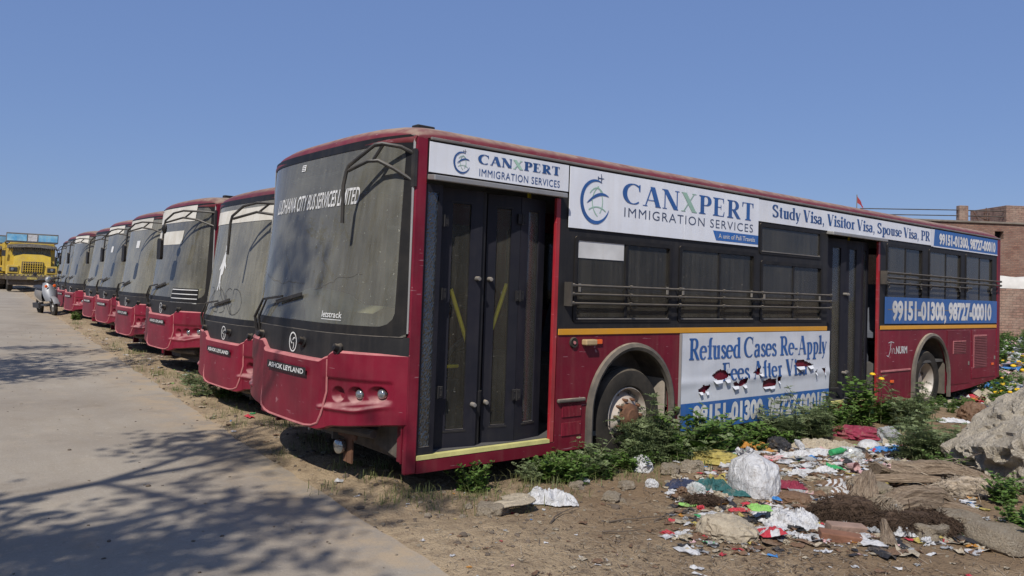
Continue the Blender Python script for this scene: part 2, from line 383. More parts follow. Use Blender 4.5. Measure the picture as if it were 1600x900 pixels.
        st(.12, -.3, X, hi=2); P += stroke(ell(.33, .32, .22, .30, 110, -110, 18), T * .95, t); a = .64
    elif ch == 'a':
        P += stroke([(.12, .50)] + ell(.28, .47, .14, .15, 150, 0, 10) + [(.42, .3), (.42, .12), (.46, .04), (.54, .05)], T * .95, t * 1.2); P += stroke([(.42, .38)] + ell(.24, .17, .14, .16, 90, 280, 12) + [(.42, .12)], T * .9, t * 1.2); a = .58
    elif ch == 's':
        P += stroke([(.40, .50)] + ell(.25, .48, .13, .13, 20, 200, 9) + ell(.25, .165, .15, .14, 70, -165, 12), T * .85, t * 1.5); a = .46
    elif ch == 'f':
        st(.14, 0, .82, hi=0); P += stroke([(.14 + T / 2, .78)] + ell(.34, .82, .34 - .14 - T / 2, .16, 180, 60, 9), T, t * 1.3, (1, 1.2)); P.append(rect(.04, X - sh, .38, X)); a = .38
    elif ch == 't':
        P += stroke([(.14 + T / 2, .84), (.14 + T / 2, .5), (.14 + T / 2, .2)] + ell(.30 + T / 4, .14, .12, .12, 180, 290, 7), T, t); P.append(rect(.04, X - sh, .36, X)); a = .42
    elif ch == 'r':
        st(.12, 0, X, hi=2); P += stroke([(.2, .4)] + ell(.36, .44, .16, .17, 150, 50, 8), T * .6, t * 2, (.6, 1.6)); a = .48
    elif ch == 'i':
        st(.10, 0, X, hi=2); P.append(ell(.10 + T / 2, .86, T * .55, T * .55, 0, 345, 11)); a = .34
    elif ch == 'l':
        st(.10, 0, 1, hi=2); a = .34
    elif ch == 'u':
        st(.42, 0, X, lo=0, hi=2); P.append(rect(.46, 0, .46 + T, sh)); P += stroke([(.12 + T / 2, X), (.12 + T / 2, .3)] + ell(.29, .2, .29 - .12 - T / 2, .18, 180, 320, 10), T, t); P.append(rect(.03, X - sh, .12, X)); a = .68
    elif ch == 'y':
        slant(.30, 0, .12, X, T); P += stroke([(.50, X), (.32, .02), (.22, -.2), (.10, -.26)], t * 1.4, t * 1.4, (1, 2)); fs(.13, X, .11); fs(.50, X, .07); a = .58
    elif ch == 'v':
        slant(.30, 0, .12, X, T); slant(.32, 0, .50, X, t * 1.3); fs(.13, X, .11); fs(.50, X, .07); a = .58
    elif ch == 'w':
        slant(.24, 0, .10, X, T); slant(.26, 0, .42, X, t * 1.3); slant(.56, 0, .42, X, T); slant(.58, 0, .74, X, t * 1.3); a = .8
    elif ch == ',':
        P.append(ell(.14, .07, .07, .07, 0, 340, 10)); P += stroke([(.19, .06), (.17, -.08), (.09, -.18)], t * 1.5, t); a = .30
    elif ch == '-':
        P.append(rect(.05, .28, .32, .36)); a = .38
    else: a = .3
    return P, a
def serif(txt, height, xs=1.0, T=.17, t=.045, track=0.0):
    """list of (char, verts, faces) plus total width"""
    x = 0; out = []
    for ch in txt:
        P, a = serif_glyph(ch, T, t)
        vs = []; fs = []
        for p in P:
            b = len(vs); vs += [((x + q[0]) * height * xs, q[1] * height) for q in p]; fs.append(tuple(range(b, b + len(p))))
        out.append((ch, vs, fs)); x += a + track
    return out, (x - track) * height * xs
class Lay:
    """lettering laid on a surface; mp(u, v, lift) -> point. Every polygon gets a hair more lift so that none coincide"""
    def __init__(s, mp): s.mp = mp; s.mb = {}; s.k = 0
    def put(s, mat, vs, fs, u, v, lift=0.003, shear=0.0, slope=0.0):
        mb = s.mb.setdefault(mat, MB())
        for f in fs:
            s.k = (s.k + 1) % 11
            mb.add([s.mp(u + vs[i][0] + shear * vs[i][1], v + vs[i][1] + slope * vs[i][0], lift + s.k * 0.00012) for i in f], [tuple(range(len(f)))])
    def sans(s, mat, txt, u, v, h, width=None, bold=0.0, spacing=1.0, lift=0.003, slope=0.0, shear=0):
        vs, fs, w_ = sans(txt, h, 1, bold, spacing)
        if width: vs = [(a * width / w_, b) for a, b in vs]
        mb = s.mb.setdefault(mat, MB())
        mb.add([s.mp(u + a + shear * b, v + b + slope * a, lift) for a, b in vs], fs)
    def serif(s, mats, txt, u, v, h, width, T=.17, t=.045, track=0.0, slope=0.0):
        out, w_ = serif(txt, h, 1, T, t, track); k = width / w_
        for i, (ch, vs, fs) in enumerate(out):
            mt = mats(ch, i) if callable(mats) else mats
            s.put(mt, [(a * k, b) for a, b in vs], fs, u, v, slope=slope)
    def poly(s, mat, pts, lift=0.003):
        s.k = (s.k + 1) % 11
        s.mb.setdefault(mat, MB()).add([s.mp(a, b, lift + s.k * 0.00012) for a, b in pts], [tuple(range(len(pts)))])
    def stroke(s, mat, pts, thick, thin, lift=0.003, ends=(1, 1)):
        for q in stroke(pts, thick, thin, ends): s.poly(mat, q, lift)
    def build(s, name, parent):
        r = []
        for mt, mb in s.mb.items():
            o = mb.build(name, M[mt], parent); r.append(o)
        return r
def taper(path, wmax):
    """crescent: width swells towards the middle of the path"""
    n = len(path); out = []
    L = []; Q = []
    for i, p in enumerate(path):
        a = path[max(0, i - 1)]; b = path[min(n - 1, i + 1)]; dx, dy = b[0] - a[0], b[1] - a[1]; l = math.hypot(dx, dy) or 1
        w_ = wmax * math.sin(math.pi * i / (n - 1)) ** 0.7 / 2 + 0.0008
        L.append((p[0] - dy / l * w_, p[1] + dx / l * w_)); Q.append((p[0] + dy / l * w_, p[1] - dx / l * w_))
    return [[L[i], L[i + 1], Q[i + 1], Q[i]] for i in range(n - 1)]
def globe(lay, cx, cy, r):
    """crescent, swoosh, pale grid and little plane of the advertiser's emblem"""
    k = r
    for q in taper(ell(cx, cy, k * .95, k, 65, 340, 40), k * .20): lay.poly('tblue', q)
    for q in taper([(cx - k * .62 + k * 1.5 * i / 14, cy - .12 * k + k * .5 * math.sin(i / 14 * 2.2)) for i in range(15)], k * .14): lay.poly('tblue', q)
    for a, b_ in ((ell(cx + k * .9, cy, k * 1.15, k * .95, 130, 228, 12), 1), (ell(cx - k * .55, cy, k * 1.0, k * .95, 50, -35, 12), 1),
              (ell(cx + .05 * k, cy - k * .9, k * .8, k * 1.55, 125, 60, 10), 1), (ell(cx + .1 * k, cy - k * 1.25, k * 1.0, k * 1.0, 125, 55, 10), 1)):
        lay.stroke('tgreen', a, k * .055, k * .055, 0.0022)
    px, py = cx + k * .30, cy + k * 1.12; s_ = k * .2
    lay.poly('tnavy', [(px - s_, py - .1 * s_), (px + s_, py + .0 * s_), (px + s_ * 1.15, py + .12 * s_), (px - s_, py + .18 * s_)])
    lay.poly('tnavy', [(px - .1 * s_, py - s_ * 1.1), (px + .1 * s_, py - s_ * 1.1), (px + .45 * s_, py), (px + .1 * s_, py + s_ * 1.1), (px - .1 * s_, py + s_ * 1.1), (px + .1 * s_, py)])
    lay.poly('tnavy', [(px - s_ * 1.1, py - s_ * .4), (px - s_ * .8, py - s_ * .3), (px - s_ * .7, py), (px - s_ * .8, py + s_ * .4), (px - s_ * 1.1, py + s_ * .45)])

# ------------------------------------------------------------ the bus
BW, BL = 2.76, 12.2; HW = BW / 2; CY = HW - .20
def Bz(z):
    if z < 1.1: return 0.45
    return 0.43 - 0.28 * min(1.2, (z - 1.1) / 1.8)
def FX(y, z, off=0.0):
    s_ = min(1, abs(y - HW) / HW)
    return -0.14 - Bz(z) * (1 - s_ ** 3.8) - off
def frng(a, b, n): return [a + (b - a) * i / n for i in range(n + 1)]
def cosr(a, b, n): return [a + (b - a) * (0.5 - 0.5 * math.cos(math.pi * i / n)) for i in range(n + 1)]
def rrect(x0, y0, x1, y1, r, n=5):
    p = []
    for cx, cy, a in ((x1 - r, y1 - r, 0), (x0 + r, y1 - r, 90), (x0 + r, y0 + r, 180), (x1 - r, y0 + r, 270)):
        p += [(cx + r * math.cos(R(a + 90 * i / n)), cy + r * math.sin(R(a + 90 * i / n))) for i in range(n + 1)]
    return p
def ring_on(mb, inner, outer, fn, m_=3):
    n = len(inner)
    for i in range(n):
        j = (i + 1) % n
        for k in range(m_):
            a, b = k / m_, (k + 1) / m_
            def L(p, q, t_): return (p[0] + (q[0] - p[0]) * t_, p[1] + (q[1] - p[1]) * t_)
            mb.add([fn(*L(inner[i], outer[i], a)), fn(*L(inner[j], outer[j], a)), fn(*L(inner[j], outer[j], b)), fn(*L(inner[i], outer[i], b))], [(0, 1, 2, 3)])
def resample(lp, n):
    L = [0]; k = len(lp)
    for i in range(k): a, b = lp[i], lp[(i + 1) % k]; L.append(L[-1] + math.hypot(b[0] - a[0], b[1] - a[1]))
    out = []
    for j in range(n):
        t_ = L[-1] * j / n; i = max(q for q in range(k) if L[q] <= t_); a, b = lp[i], lp[(i + 1) % k]; f = (t_ - L[i]) / max(1e-9, L[i + 1] - L[i])
        out.append((a[0] + (b[0] - a[0]) * f, a[1] + (b[1] - a[1]) * f))
    return out
LAMPS = [(.49, .79, .066), (.335, .80, .066), (.18, .815, .066)]
def mir(y): return BW - y
def bump_depth(y, z):
    """inward depth of the lamp pits and moulded dish, outward centre panel and lip"""
    yy = min(y, BW - y); d = 0
    c = abs(y - CY)
    d -= 0.022 * sstep(.60, .54, c)                        # centre panel stands proud
    d += 0.02 * math.exp(-((c - .575) / .010) ** 2)        # seam
    inside = sstep(.06, .11, yy) * sstep(.64, .58, yy) * sstep(.68, .72, z - .06 * (1 - sstep(.1, .6, yy))) * sstep(.93, .89, z)
    d += 0.022 * inside
    lip = math.exp(-((z - (.672 + .05 * (1 - sstep(.08, .34, yy)))) / .018) ** 2) * sstep(.05, .15, yy) * sstep(.70, .60, yy)
    d -= 0.018 * lip
    for ly, lz, r in LAMPS:
        q = math.hypot((yy - ly) / 1.0, z - lz) / r
        if q < 1: d += 0.06 * sstep(1.0, .62, q)
    return d
def bump_top(y):
    c = abs(y - CY); return 1.035 + .085 * sstep(.50, .66, c)
def bump_bot(y):
    c = abs(y - CY); return .495 + .045 * sstep(.50, .68, c) + .05 * sstep(.6, 1.2, c)
def arch_loop(cx, r, zb, n=20):
    return [(cx + r * math.cos(math.pi * i / n), zb + r * 1.04 * math.sin(math.pi * i / n)) for i in range(n + 1)]
def skirt_z(x): return .21 if x < 9.6 else .21 + .17 * sstep(9.6, 12.2, x)
WIN = [(1.63, 3.02, 1.40, 2.18), (3.16, 4.54, 1.40, 2.18), (4.68, 6.06, 1.40, 2.10), (4.64, 6.01, 2.20, 2.54)]
RWIN = [(7.86, 9.04, 1.84, 2.5), (9.27, 10.5, 1.84, 2.5), (10.69, 11.87, 1.84, 2.5)]
LWIN = [(1.2 + 1.8 * i, 2.85 + 1.8 * i, 1.40, 2.45) for i in range(6)]
def bus_core(parent, far=False):
    A = {}
    def part(mb, name, mat, **k): o = mb.build(name, M[mat] if isinstance(mat, str) else [M[q] for q in mat], parent, **k); return o
    # bumper skin
    ny = 340 if not far else 180; nzv = 110 if not far else 60
    mb = MB(); ys = frng(0, BW, ny)
    mb.grid(lambda y, t_: (FX(y, .8) + bump_depth(y, bump_bot(y) + (bump_top(y) - bump_bot(y)) * t_), y, bump_bot(y) + (bump_top(y) - bump_bot(y)) * t_), ys, frng(0, 1, nzv), flip=True)
    led = MB(); led.grid(lambda y, t_: (FX(y, .8) + bump_depth(y, bump_top(y)) + (.016 * t_ if t_ <= 1 else .016 + .08 * (t_ - 1)), y, bump_top(y) + (.018 * math.sin(t_ * 1.57) if t_ <= 1 else .018 + .008 * (t_ - 1))), ys, [0, .33, .66, 1, 2])
    mb.grid(lambda y, t_: (FX(y, .8) + bump_depth(y, bump_bot(y)) + .05 * t_, y, bump_bot(y) - .012 * math.sin(t_ * 3)), ys, [0, .5, 1])
    bp = part(mb, 'bumper', 'maroon', smooth=True); led.build('bumper_ledge', M['pinkdust'], bp, smooth=True)
    # edge moulding of the centre panel
    tr = MB(); pth = [(CY - .575, bump_top(CY - .57) - .01), (CY - .572, .80), (CY - .56, .62), (CY - .53, .545), (CY - .45, .515)] + [(CY - .45 + .1 * i, .503) for i in range(1, 9)] + [(CY + .45, .515), (CY + .53, .545), (CY + .56, .62), (CY + .572, .80), (CY + .575, bump_top(CY + .57) - .01)]
    tr.tube([(FX(y, .8) + bump_depth(y, z) - .002, y, z) for y, z in pth], .010, 6); tr.build('panel_edge', M['pinkdust'], bp, smooth=True)
    mb = MB()
    for ly, lz, r in LAMPS:
        for sgn in (0, 1):
            y = ly if not sgn else mir(ly)
            if ly > .45: continue
            x = FX(y, .8) + .052; ax = Vector((-1, -.45 if not sgn else .45, 0)).normalized()
            l = MB().lathe([(0, .022), (.02, .020), (.032, .015), (.038, .006), (.041, -.01), (.041, -.03)], (x + .01, y, lz), ax, 20)
            o = l.build('headlight', M['lens'], parent, smooth=True)
    # nameplate
    mb = MB(); pl = [(.95, 0.905), (1.65, 0.905), (1.65, .965), (.95, .965)]
    mb.grid(lambda y, z: (FX(y, .8) - .046, y, z), frng(CY - .37, CY + .39, 12), frng(.905, .972, 1), flip=True)
    o = part(mb, 'nameplate', 'black')
    lay = Lay(lambda u, v, l: (FX(CY + .37 - u, .8) - .046 - l, CY + .37 - u, v)); lay.sans('twhite', 'ASHOK LEYLAND', 0.02, .918, .040, .69, .02)
    lay.build('lettering', o)
    # black apron below the glass
    mb = MB(); mb.grid(lambda y, t_: (FX(y, 1.15) + .0, y, (bump_top(y) - .03) + (1.27 - bump_top(y) + .03) * t_), frng(.0, BW, 60), frng(0, 1, 4), flip=True)
    mb.grid(lambda y, t_: (FX(y, 1.27) - .012 + .012 * t_, y, 1.268 + .008 * t_), frng(.03, BW - .03, 60), [0, 1], flip=True)
    part(mb, 'apron', 'black', smooth=True)
    lay = Lay(lambda u, v, l: (FX(CY + .02 - u, 1.15) - l, CY + .02 - u, v))
    lay.stroke('twhite', ell(0, 1.155, .070, .080, 0, 360, 28), .012, .012, .005)
    for a0 in (30, 150, 270): lay.stroke('twhite', [(r_ * .9 * math.cos(R(a0 + 900 * (.062 - r_) * 1.6)), 1.155 + r_ * math.sin(R(a0 + 900 * (.062 - r_) * 1.6))) for r_ in frng(.062, .014, 9)], .012, .010, .005, (.5, 1.4))
    lay.build('emblem', parent)
    # knobs on the apron
    for y in (.50, 1.0, 1.9): mb = MB(); mb.lathe([(0, .06), (.03, .055), (.034, .02), (.05, .012), (.05, 0)], (FX(y, 1.15) + .005, y, 1.17 - (.02 if y < .6 else 0)), (-1, 0, .3), 14); part(mb, 'wiper_knob', 'seal', smooth=True)
    # glass
    mb = MB(); zt = 2.88
    mb.grid(lambda y, z: (FX(y, z), y, z), cosr(.02, BW - .02, 44), frng(1.275, zt, 14), flip=True)
    ws = part(mb, 'windscreen', 'wind_far' if far else 'wind', smooth=True)
    inner = resample(rrect(.09, 1.345, BW - .05, 2.81, .11), 160); outer = []
    cx, cz = HW, 2.08
    for (a, b) in inner:
        dx, dz = a - cx, b - cz; k = min((HW - .015) / max(1e-6, abs(dx)), (.805 if dz < 0 else .80) / max(1e-6, abs(dz)))
        outer.append((cx + dx * k, cz + dz * k))
    mb = MB(); ring_on(mb, inner, outer, lambda y, z: (FX(y, z) - .005, y, z), 5)
    part(mb, 'windscreen_seal', 'seal', smooth=True)
    # roof
    def rz(x, y):
        s_ = abs(y - HW) / HW; fy = max(0, 1 - s_ ** 7) ** .5
        xf = FX(y, 2.9); d = min(1, max(0, (x - xf) / .42)); ff = max(0, 1 - (1 - d) ** 2.4) ** .5
        db = min(1, max(0, (BL + .02 - x) / .4)); fb = max(0, 1 - (1 - db) ** 2.4) ** .5
        return 2.862 + (.145 * fy + .03 * (1 - s_ ** 2)) * ff * fb
    ts = [0, .002, .008, .02, .04, .07, .11, .16, .22, .3, .4] + frng(.5, 11.6, 24) + [11.8, 11.95, 12.05, 12.15, 12.2, 12.24]
    ss = sorted(set([0, .004, .012, .03, .06, .1, .16, .24] + frng(.35, BW - .35, 8) + [BW - q for q in (0, .004, .012, .03, .06, .1, .16, .24)]))
    def rp(t_, y):
        x = FX(y, 2.9) * max(0, 1 - t_ / 1.0) + t_ if t_ < 1 else t_
        x = min(x, BL + .02); return (x, y, rz(x, y))
    mb = MB(); mb.grid(rp, ts, ss)
    mb.grid(lambda y, t_: (FX(y, 2.9) - .014 + .016 * (t_ - .5) ** 2 * 4 - (.02 if t_ == 0 else 0) * 0, y, 2.80 + .07 * t_), cosr(.0, BW, 40), frng(0, 1, 4), flip=True)
    part(mb, 'roof', 'maroon_roof', smooth=True)
    for ya, yb in ((-.022, 0.0), (BW, BW + .022)): mb = MB(); mb.box(-.02, BL, ya, yb, 2.848, 2.872); part(mb, 'gutter', 'rail', bevel=.006)
    # vents and antenna stub on the roof
    for q in ((.12, .3, .42, .52, 2.99, 3.06), (.05, .16, 2.3, 2.36, 2.95, 3.04)): mb = MB(); mb.box(*q); part(mb, 'roof_marker', 'black', bevel=.01)
    # front corner posts
    for y0, y1, nm in ((0, .045, 'corner_post'), (BW - .045, BW, 'corner_post')):
        mb = MB(); mb.box(-.142, -.032, y0, y1, .2 if y0 < 1 else .52, 2.87)
        part(mb, nm, 'maroon', bevel=.012)
    for y in (0.02, BW - .02): mb = MB(); mb.tube([(-.150, y, 1.30), (-.150, y, 2.84)], .012, 6); part(mb, 'windscreen_trim', 'alu')
    # left wall, rear wall, floor, ceiling
    holes = [rrect(a, c, b, d, .04) for a, b, c, d in LWIN]
    arches = [(2.47, .56), (9.38, .62)]
    out = [(-.03, .2)]
    for cx_, r in arches: out += [(cx_ - r, .2)] + [(x, z) for x, z in reversed(arch_loop(cx_, r, .5))] + [(cx_ + r, .2)]
    out += [(9.6 + (BL - 9.6) * .5 + 0, skirt_z(10.9)), (BL - .05, skirt_z(BL)), (BL - .05, 2.86), (-.03, 2.86)]
    # keep order left to right along the bottom
    mb = MB(); mb.plate(out, holes, lambda u, v, t_: (u, BW - t_, v), .045)
    part(mb, 'side_wall', 'maroon_side')
    mb = MB()
    for a, b, c, d in LWIN: mb.box(a, b, BW - .03, BW - .024, c, d)
    part(mb, 'side_glass', 'pane')
    mb = MB(); mb.plate([(0.0, .38), (BW, .38), (BW, 2.88), (0, 2.88)], [rrect(.3, 1.5, BW - .3, 2.6, .1)], lambda u, v, t_: (BL - .05 + t_ , u, v), .06)
    part(mb, 'rear_wall', 'maroon_side')
    mb = MB(); mb.box(BL - .02, BL - .014, .3, BW - .3, 1.5, 2.6); part(mb, 'rear_glass', 'pane')
    mb = MB(); mb.box(0.12, 8.4, .05, BW - .05, .30, .345); mb.box(7.7, BL - .06, .05, BW - .05, .74, .78); mb.box(-.3, 1.0, .9, BW - .05, .75, .79); mb.box(-.3, .98, .9, .93, .345, .75); mb.box(7.7, 7.73, .05, BW - .05, .345, .74)
    part(mb, 'floor', 'floor')
    mb = MB(); mb.box(.0, BL - .06, .05, BW - .05, 2.72, 2.75); part(mb, 'ceiling', 'inside')
    # chassis
    mb = MB()
    for y in (.75, 1.75): mb.box(.0, 11.9, y, y + .09, .36 if not far else .34, .298 + .0)
    mb.box(-.02, .14, .3, 2.3, .26, .42); mb.box(1.9, 3.0, .35, 2.25, .3, .92); mb.box(8.8, 9.9, .35, 2.25, .3, .98)
    mb.tube([(-.25, .3, .48), (-.36, .9, .46), (-.36, 1.7, .46), (-.25, 2.3, .48)], .035, 8)
    for x, y in ((2.47, 1.3), (9.38, 1.3)): mb.tube([(x, .3, .46), (x, 2.3, .46)], .06, 8)
    mb.box(10.3, 11.7, .4, 2.2, .42, .72)
    part(mb, 'chassis', 'chassis')
    # cab
    mb = MB()
    def dash(u, t_):
        y = .35 + 1.9 * u; p = [(-.42 + .10, 1.24), (-.30 + .1, 1.30), (-.05, 1.27), (.06, 1.1), (.05, .8)]
        i = min(3, int(t_ * 4)); f = t_ * 4 - i; a, b = p[i], p[i + 1]
        hump = .20 + .12 * math.exp(-((y - 1.5) / .5) ** 4)
        return (a[0] + (b[0] - a[0]) * f + .18 * abs(u - .5) ** 2, y, a[1] + (b[1] - a[1]) * f + hump * (1 if t_ < .6 else 0))
    mb.grid(dash, frng(0, 1, 16), frng(0, 1, 8)); part(mb, 'dashboard', 'cream', smooth=True)
    mb = MB(); mb.lathe([(.22 + .016 * math.cos(a_), .016 * math.sin(a_)) for a_ in [i * math.pi / 3 for i in range(7)]], (.26, 1.95, 1.38), (.6, 0, 1), 24); mb.tube([(.1, 1.95, 1.1), (.25, 1.95, 1.37)], .03, 8); mb.bar((.08, 1.95, 1.5), (.42, 1.95, 1.27), .03); mb.bar((.26, 1.74, 1.38), (.26, 2.16, 1.38), .03)
    part(mb, 'steering_wheel', 'seal')
    mb = MB(); mb.box(.75, 1.25, 1.7, 2.2, 1.0, 1.12); mb.box(1.15, 1.28, 1.72, 2.18, 1.12, 1.85)
    part(mb, 'driver_seat', 'seat', bevel=.03)
    # seats
    for x, fz in [(3.3 + .85 * i, .345) for i in range(4)] + [(7.95 + .85 * i, .78) for i in range(4)]:
        for y0 in (.12, .58, 1.66, 2.1):
            mb = MB(); mb.obox((x, y0 + .21, fz + .42), (.21, 0, .02), (0, .2, 0), (0, 0, .035)); mb.obox((x + .24, y0 + .21, fz + .78), (.03, 0, -.008), (0, .2, 0), (.1, 0, .36))
            mb.box(x - .02, x + .02, y0 + .18, y0 + .24, fz, fz + .42); part(mb, 'passenger_seat', 'seat')
    return ws
def wheel(parent, c, side, front, rimmat):
    r = .47
    c = Vector(c)
    mb = MB(); p = [(.27, -.10), (.30, -.135), (.40, -.15), (.45, -.135), (r, -.10), (r + .004, -.05), (r - .01, -.045), (r - .01, -.035), (r + .004, -.03), (r + .005, .03), (r - .01, .035), (r - .01, .045), (r + .004, .05), (r, .10), (.45, .135), (.40, .15), (.3, .135), (.27, .1)]
    mb.lathe(p, c, (0, side, 0), 48); o = mb.build('tyre', M['rubber'], parent, smooth=True)
    mb = MB()
    if front:
        q = [(.285, -.115), (.275, -.125), (.262, -.10), (.25, -.03), (.235, -.02), (.215, -.06), (.15, -.125), (.10, -.128)]
        mb.lathe(q, c, (0, side, 0), 36); hb_ = MB(); hb_.lathe([(.128, -.125), (.12, -.165), (.075, -.185), (.07, -.20), (.0, -.205)], c, (0, side, 0), 28)
    else:
        q = [(.285, -.115), (.275, -.125), (.262, -.11), (.25, -.04), (.235, .03), (.17, .05), (.13, .05), (.125, -.01), (.08, -.03), (0, -.03)]
        mb.lathe(q, c, (0, side, 0), 36)
    rim = mb.build('rim', M[rimmat], parent, smooth=True)
    if front: hb_.build('hub', M['rust'], rim, smooth=True)
    mb = MB(); hb = -.125 if front else .05
    for k in range(10):
        a = 2 * math.pi * k / 10; mb.tube([c + Vector((.165 * math.cos(a), side * (hb + .03), .165 * math.sin(a))), c + Vector((.165 * math.cos(a), side * (hb - .035), .165 * math.sin(a)))], .016, 6)
    mb.build('wheel_nuts', M['rust'], rim)
    mb = MB()
    for k in range(8):
        a = 2 * math.pi * (k + .5) / 8; n_ = 8
        cc = c + Vector((.228 * math.cos(a), side * -.055 if front else side * .02, .228 * math.sin(a)))
        mb.tube([cc, cc + Vector((0, side * -.012, 0))], .022, 10)
    mb.build('rim_holes', M['chassis'], rim)
    return o
def mirror_arm(parent, kind):
    """kind: 0 stub without mirror, 1 mirror hanging, 2 two mirrors"""
    mb = MB()
    a = (-.14, .03, 2.72); b = (-.14, .03, 2.5)
    e = (-.66, .72, 2.56)
    if kind == -1:
        mb.tube([a, (-.24, .08, 2.77), (-.36, .17, 2.79), (-.40, .21, 2.78), (-.51, .42, 2.62), (-.52, .44, 2.57), (-.53, .46, 2.46), (-.52, .47, 2.16)], .016, 8)
        mb.tube([b, (-.26, .14, 2.60), (-.36, .22, 2.66), (-.42, .28, 2.655), (-.51, .43, 2.58)], .016, 8)
        mb.tube([(-.39, .25, 2.66), (-.35, .165, 2.785)], .013, 6)
    else:
        mb.tube([a, (-.30, .10, 2.73), (-.52, .42, 2.74), (-.62, .58, 2.70), (-.70, .72, 2.58), (-.71, .74, 2.50), (-.72, .76, 2.12)], .016, 8)
        mb.tube([b, (-.36, .22, 2.60), (-.52, .42, 2.63), (-.69, .71, 2.55)], .016, 8)
        mb.tube([(-.50, .40, 2.63), (-.42, .28, 2.735)], .013, 6)
    mb.box(-.165, -.138, -.01, .06, 2.46, 2.76)
    o = mb.build('mirror_arm', M['tubeblack'], parent, smooth=True)
    if kind > 0:
        mb = MB(); mb.plate(rrect(-.10, -.17, .10, .17, .05), [], lambda u, v, t_: (-.76 + t_ * .9, .80 + u, 2.12 + v + .0), .05)
        if kind == 2: mb.lathe([(0, -.02), (.08, -.015), (.085, .01), (.03, .04), (0, .05)], (-.70, .74, 2.45), (-1, 0, 0), 18)
        mb.build('mirror', M['seal'], o, smooth=False, bevel=.008)
def wiper(parent, y0=2.08, z0=1.2, tip=(1.16, 1.57), up=True):
    mb = MB(); p0 = (FX(y0, z0) - .02, y0, z0)
    ym = y0 - .06; zm = 1.50
    el = (FX(ym - .12, zm) - .07, ym - .12, zm)
    mb.tube([p0, (FX(y0, 1.3) - .06, y0 + .0, 1.33), el], [.018, .014, .01], 6)
    mb.tube([(p0[0], y0 - .07, z0), (FX(y0, 1.3) - .06, y0 - .10, 1.33), (el[0], ym - .2, zm + .0)], [.014, .01, .008], 6)
    mb.bar((FX(y0 - .42, 1.49) - .03, y0 - .42, 1.485), (FX(tip[0], tip[1]) - .03, tip[0], tip[1]), .014, .03)
    mb.bar(el, (FX(1.5, 1.54) - .05, 1.5, 1.54), .014, .02)
    return mb.build('wiper', M['tubeblack'], parent)
def door_leaf(parent, x0, y0, x1, y1, z0, z1, g0, g1, knobs=True):
    d = Vector((x1 - x0, y1 - y0, 0)); n = Vector((d.y, -d.x, 0)).normalized()
    def fn(u, v, t_): q = Vector((x0, y0, 0)) + d * u - n * t_; return (q.x, q.y, v)
    mb = MB(); mb.plate([(0, z0), (1, z0), (1, z1), (0, z1)], [[(g0, z0 + .16), (g1, z0 + .16), (g1, z1 - .12), (g0, z1 - .12)]], fn, .035)
    lf = mb.build('door_leaf', M['navy'], parent, bevel=.005)
    mb = MB(); mb.plate([(g0, z0 + .16), (g1, z0 + .16), (g1, z1 - .12), (g0, z1 - .12)], [], lambda u, v, t_: fn(u, v, .015 + t_), .005); mb.build('glass', M['pane_door'], lf)
    for v0, v1, u0, u1 in ((z0 + .135, z0 + .15, g0 - .05, g1 + .05), (z1 - .11, z1 - .10, g0 - .05, g1 + .05)):
        mb = MB(); mb.plate([(u0, v0), (u1, v0), (u1, v1), (u0, v1)], [], lambda u, v, t_: fn(u, v, -.004 + t_), .008); mb.build('glazing_bead', M['black'], lf)
    if knobs:
        for v in (z0 + .36, z0 + 1.42): mb = MB(); mb.lathe([(0, .06), (.016, .058), (.02, .04), (.02, 0)], fn(.9 if knobs == 1 else .1, v, 0), n, 12); mb.build('knob', M['rail'], lf, smooth=True)
    return lf
def hinge(parent, x, y, z):
    mb = MB(); mb.box(x - .045, x - .006, y - .012, y, z - .045, z + .045); mb.box(x + .006, x + .045, y - .012, y, z - .045, z + .045); mb.tube([(x, y - .014, z - .05), (x, y - .014, z + .05)], .008, 6)
    for sx in (-.026, .026):
        for sz in (-.028, .028): mb.tube([(x + sx, y - .012, z + sz), (x + sx, y - .018, z + sz)], .006, 6)
    return mb.build('hinge', M['black'], parent)
def doors(parent, x0, x1, full=True):
    L = x1 - x0; f = lambda t_: x0 + L * t_
    z0, z1 = .335, 2.50
    a = door_leaf(parent, f(.165), .14, f(.44), .07, z0, z1, .28, .72, 1)
    mb = MB(); mb.tube([(f(.47), .13, z0 - .01), (f(.47), .13, z1)], .034, 12); mb.tube([(f(.47), .13, .58), (f(.47), .13, .80)], [.04, .045], 12); mb.build('door_pole', M['black'], parent, smooth=True)
    b = door_leaf(parent, f(.52), .15, f(.74), .07, z0, z1, .28, .72, 2)
    c = door_leaf(parent, f(.745), .07, f(.985), .13, z0, z1, .3, .74, 0)
    if full:
        for z in (.75, 1.62, 2.3): hinge(parent, f(.743), .062, z)
        for z in (.82, 1.62, 2.22): hinge(parent, f(.15), .062, z)
    mb = MB(); mb.box(x0 - .0, x1 + .0, .01, .3, .30, .332); mb.build('step', M['stepdust'], parent)
    mb = MB(); mb.box(x0, x1, -.004, .055, .304, .337); mb.build('step_edge', M['stepedge'], parent)
def grab_rails(parent, x):
    mb = MB()
    mb.tube([(x + .38, .165, 1.66), (x + .56, .135, 1.18)], .018, 8); mb.tube([(x + .98, .160, 1.72), (x + .84, .175, 1.32)], .018, 8)
    mb.tube([(x + .38, .26, 1.0), (x + .55, .26, 1.0)], .016, 8)
    for dx in (1.5,): mb.tube([(x + dx, .5, .35), (x + dx, .5, 2.7)], .018, 8)
    return mb.build('grab_rail', M['railyellow'], parent, smooth=True)
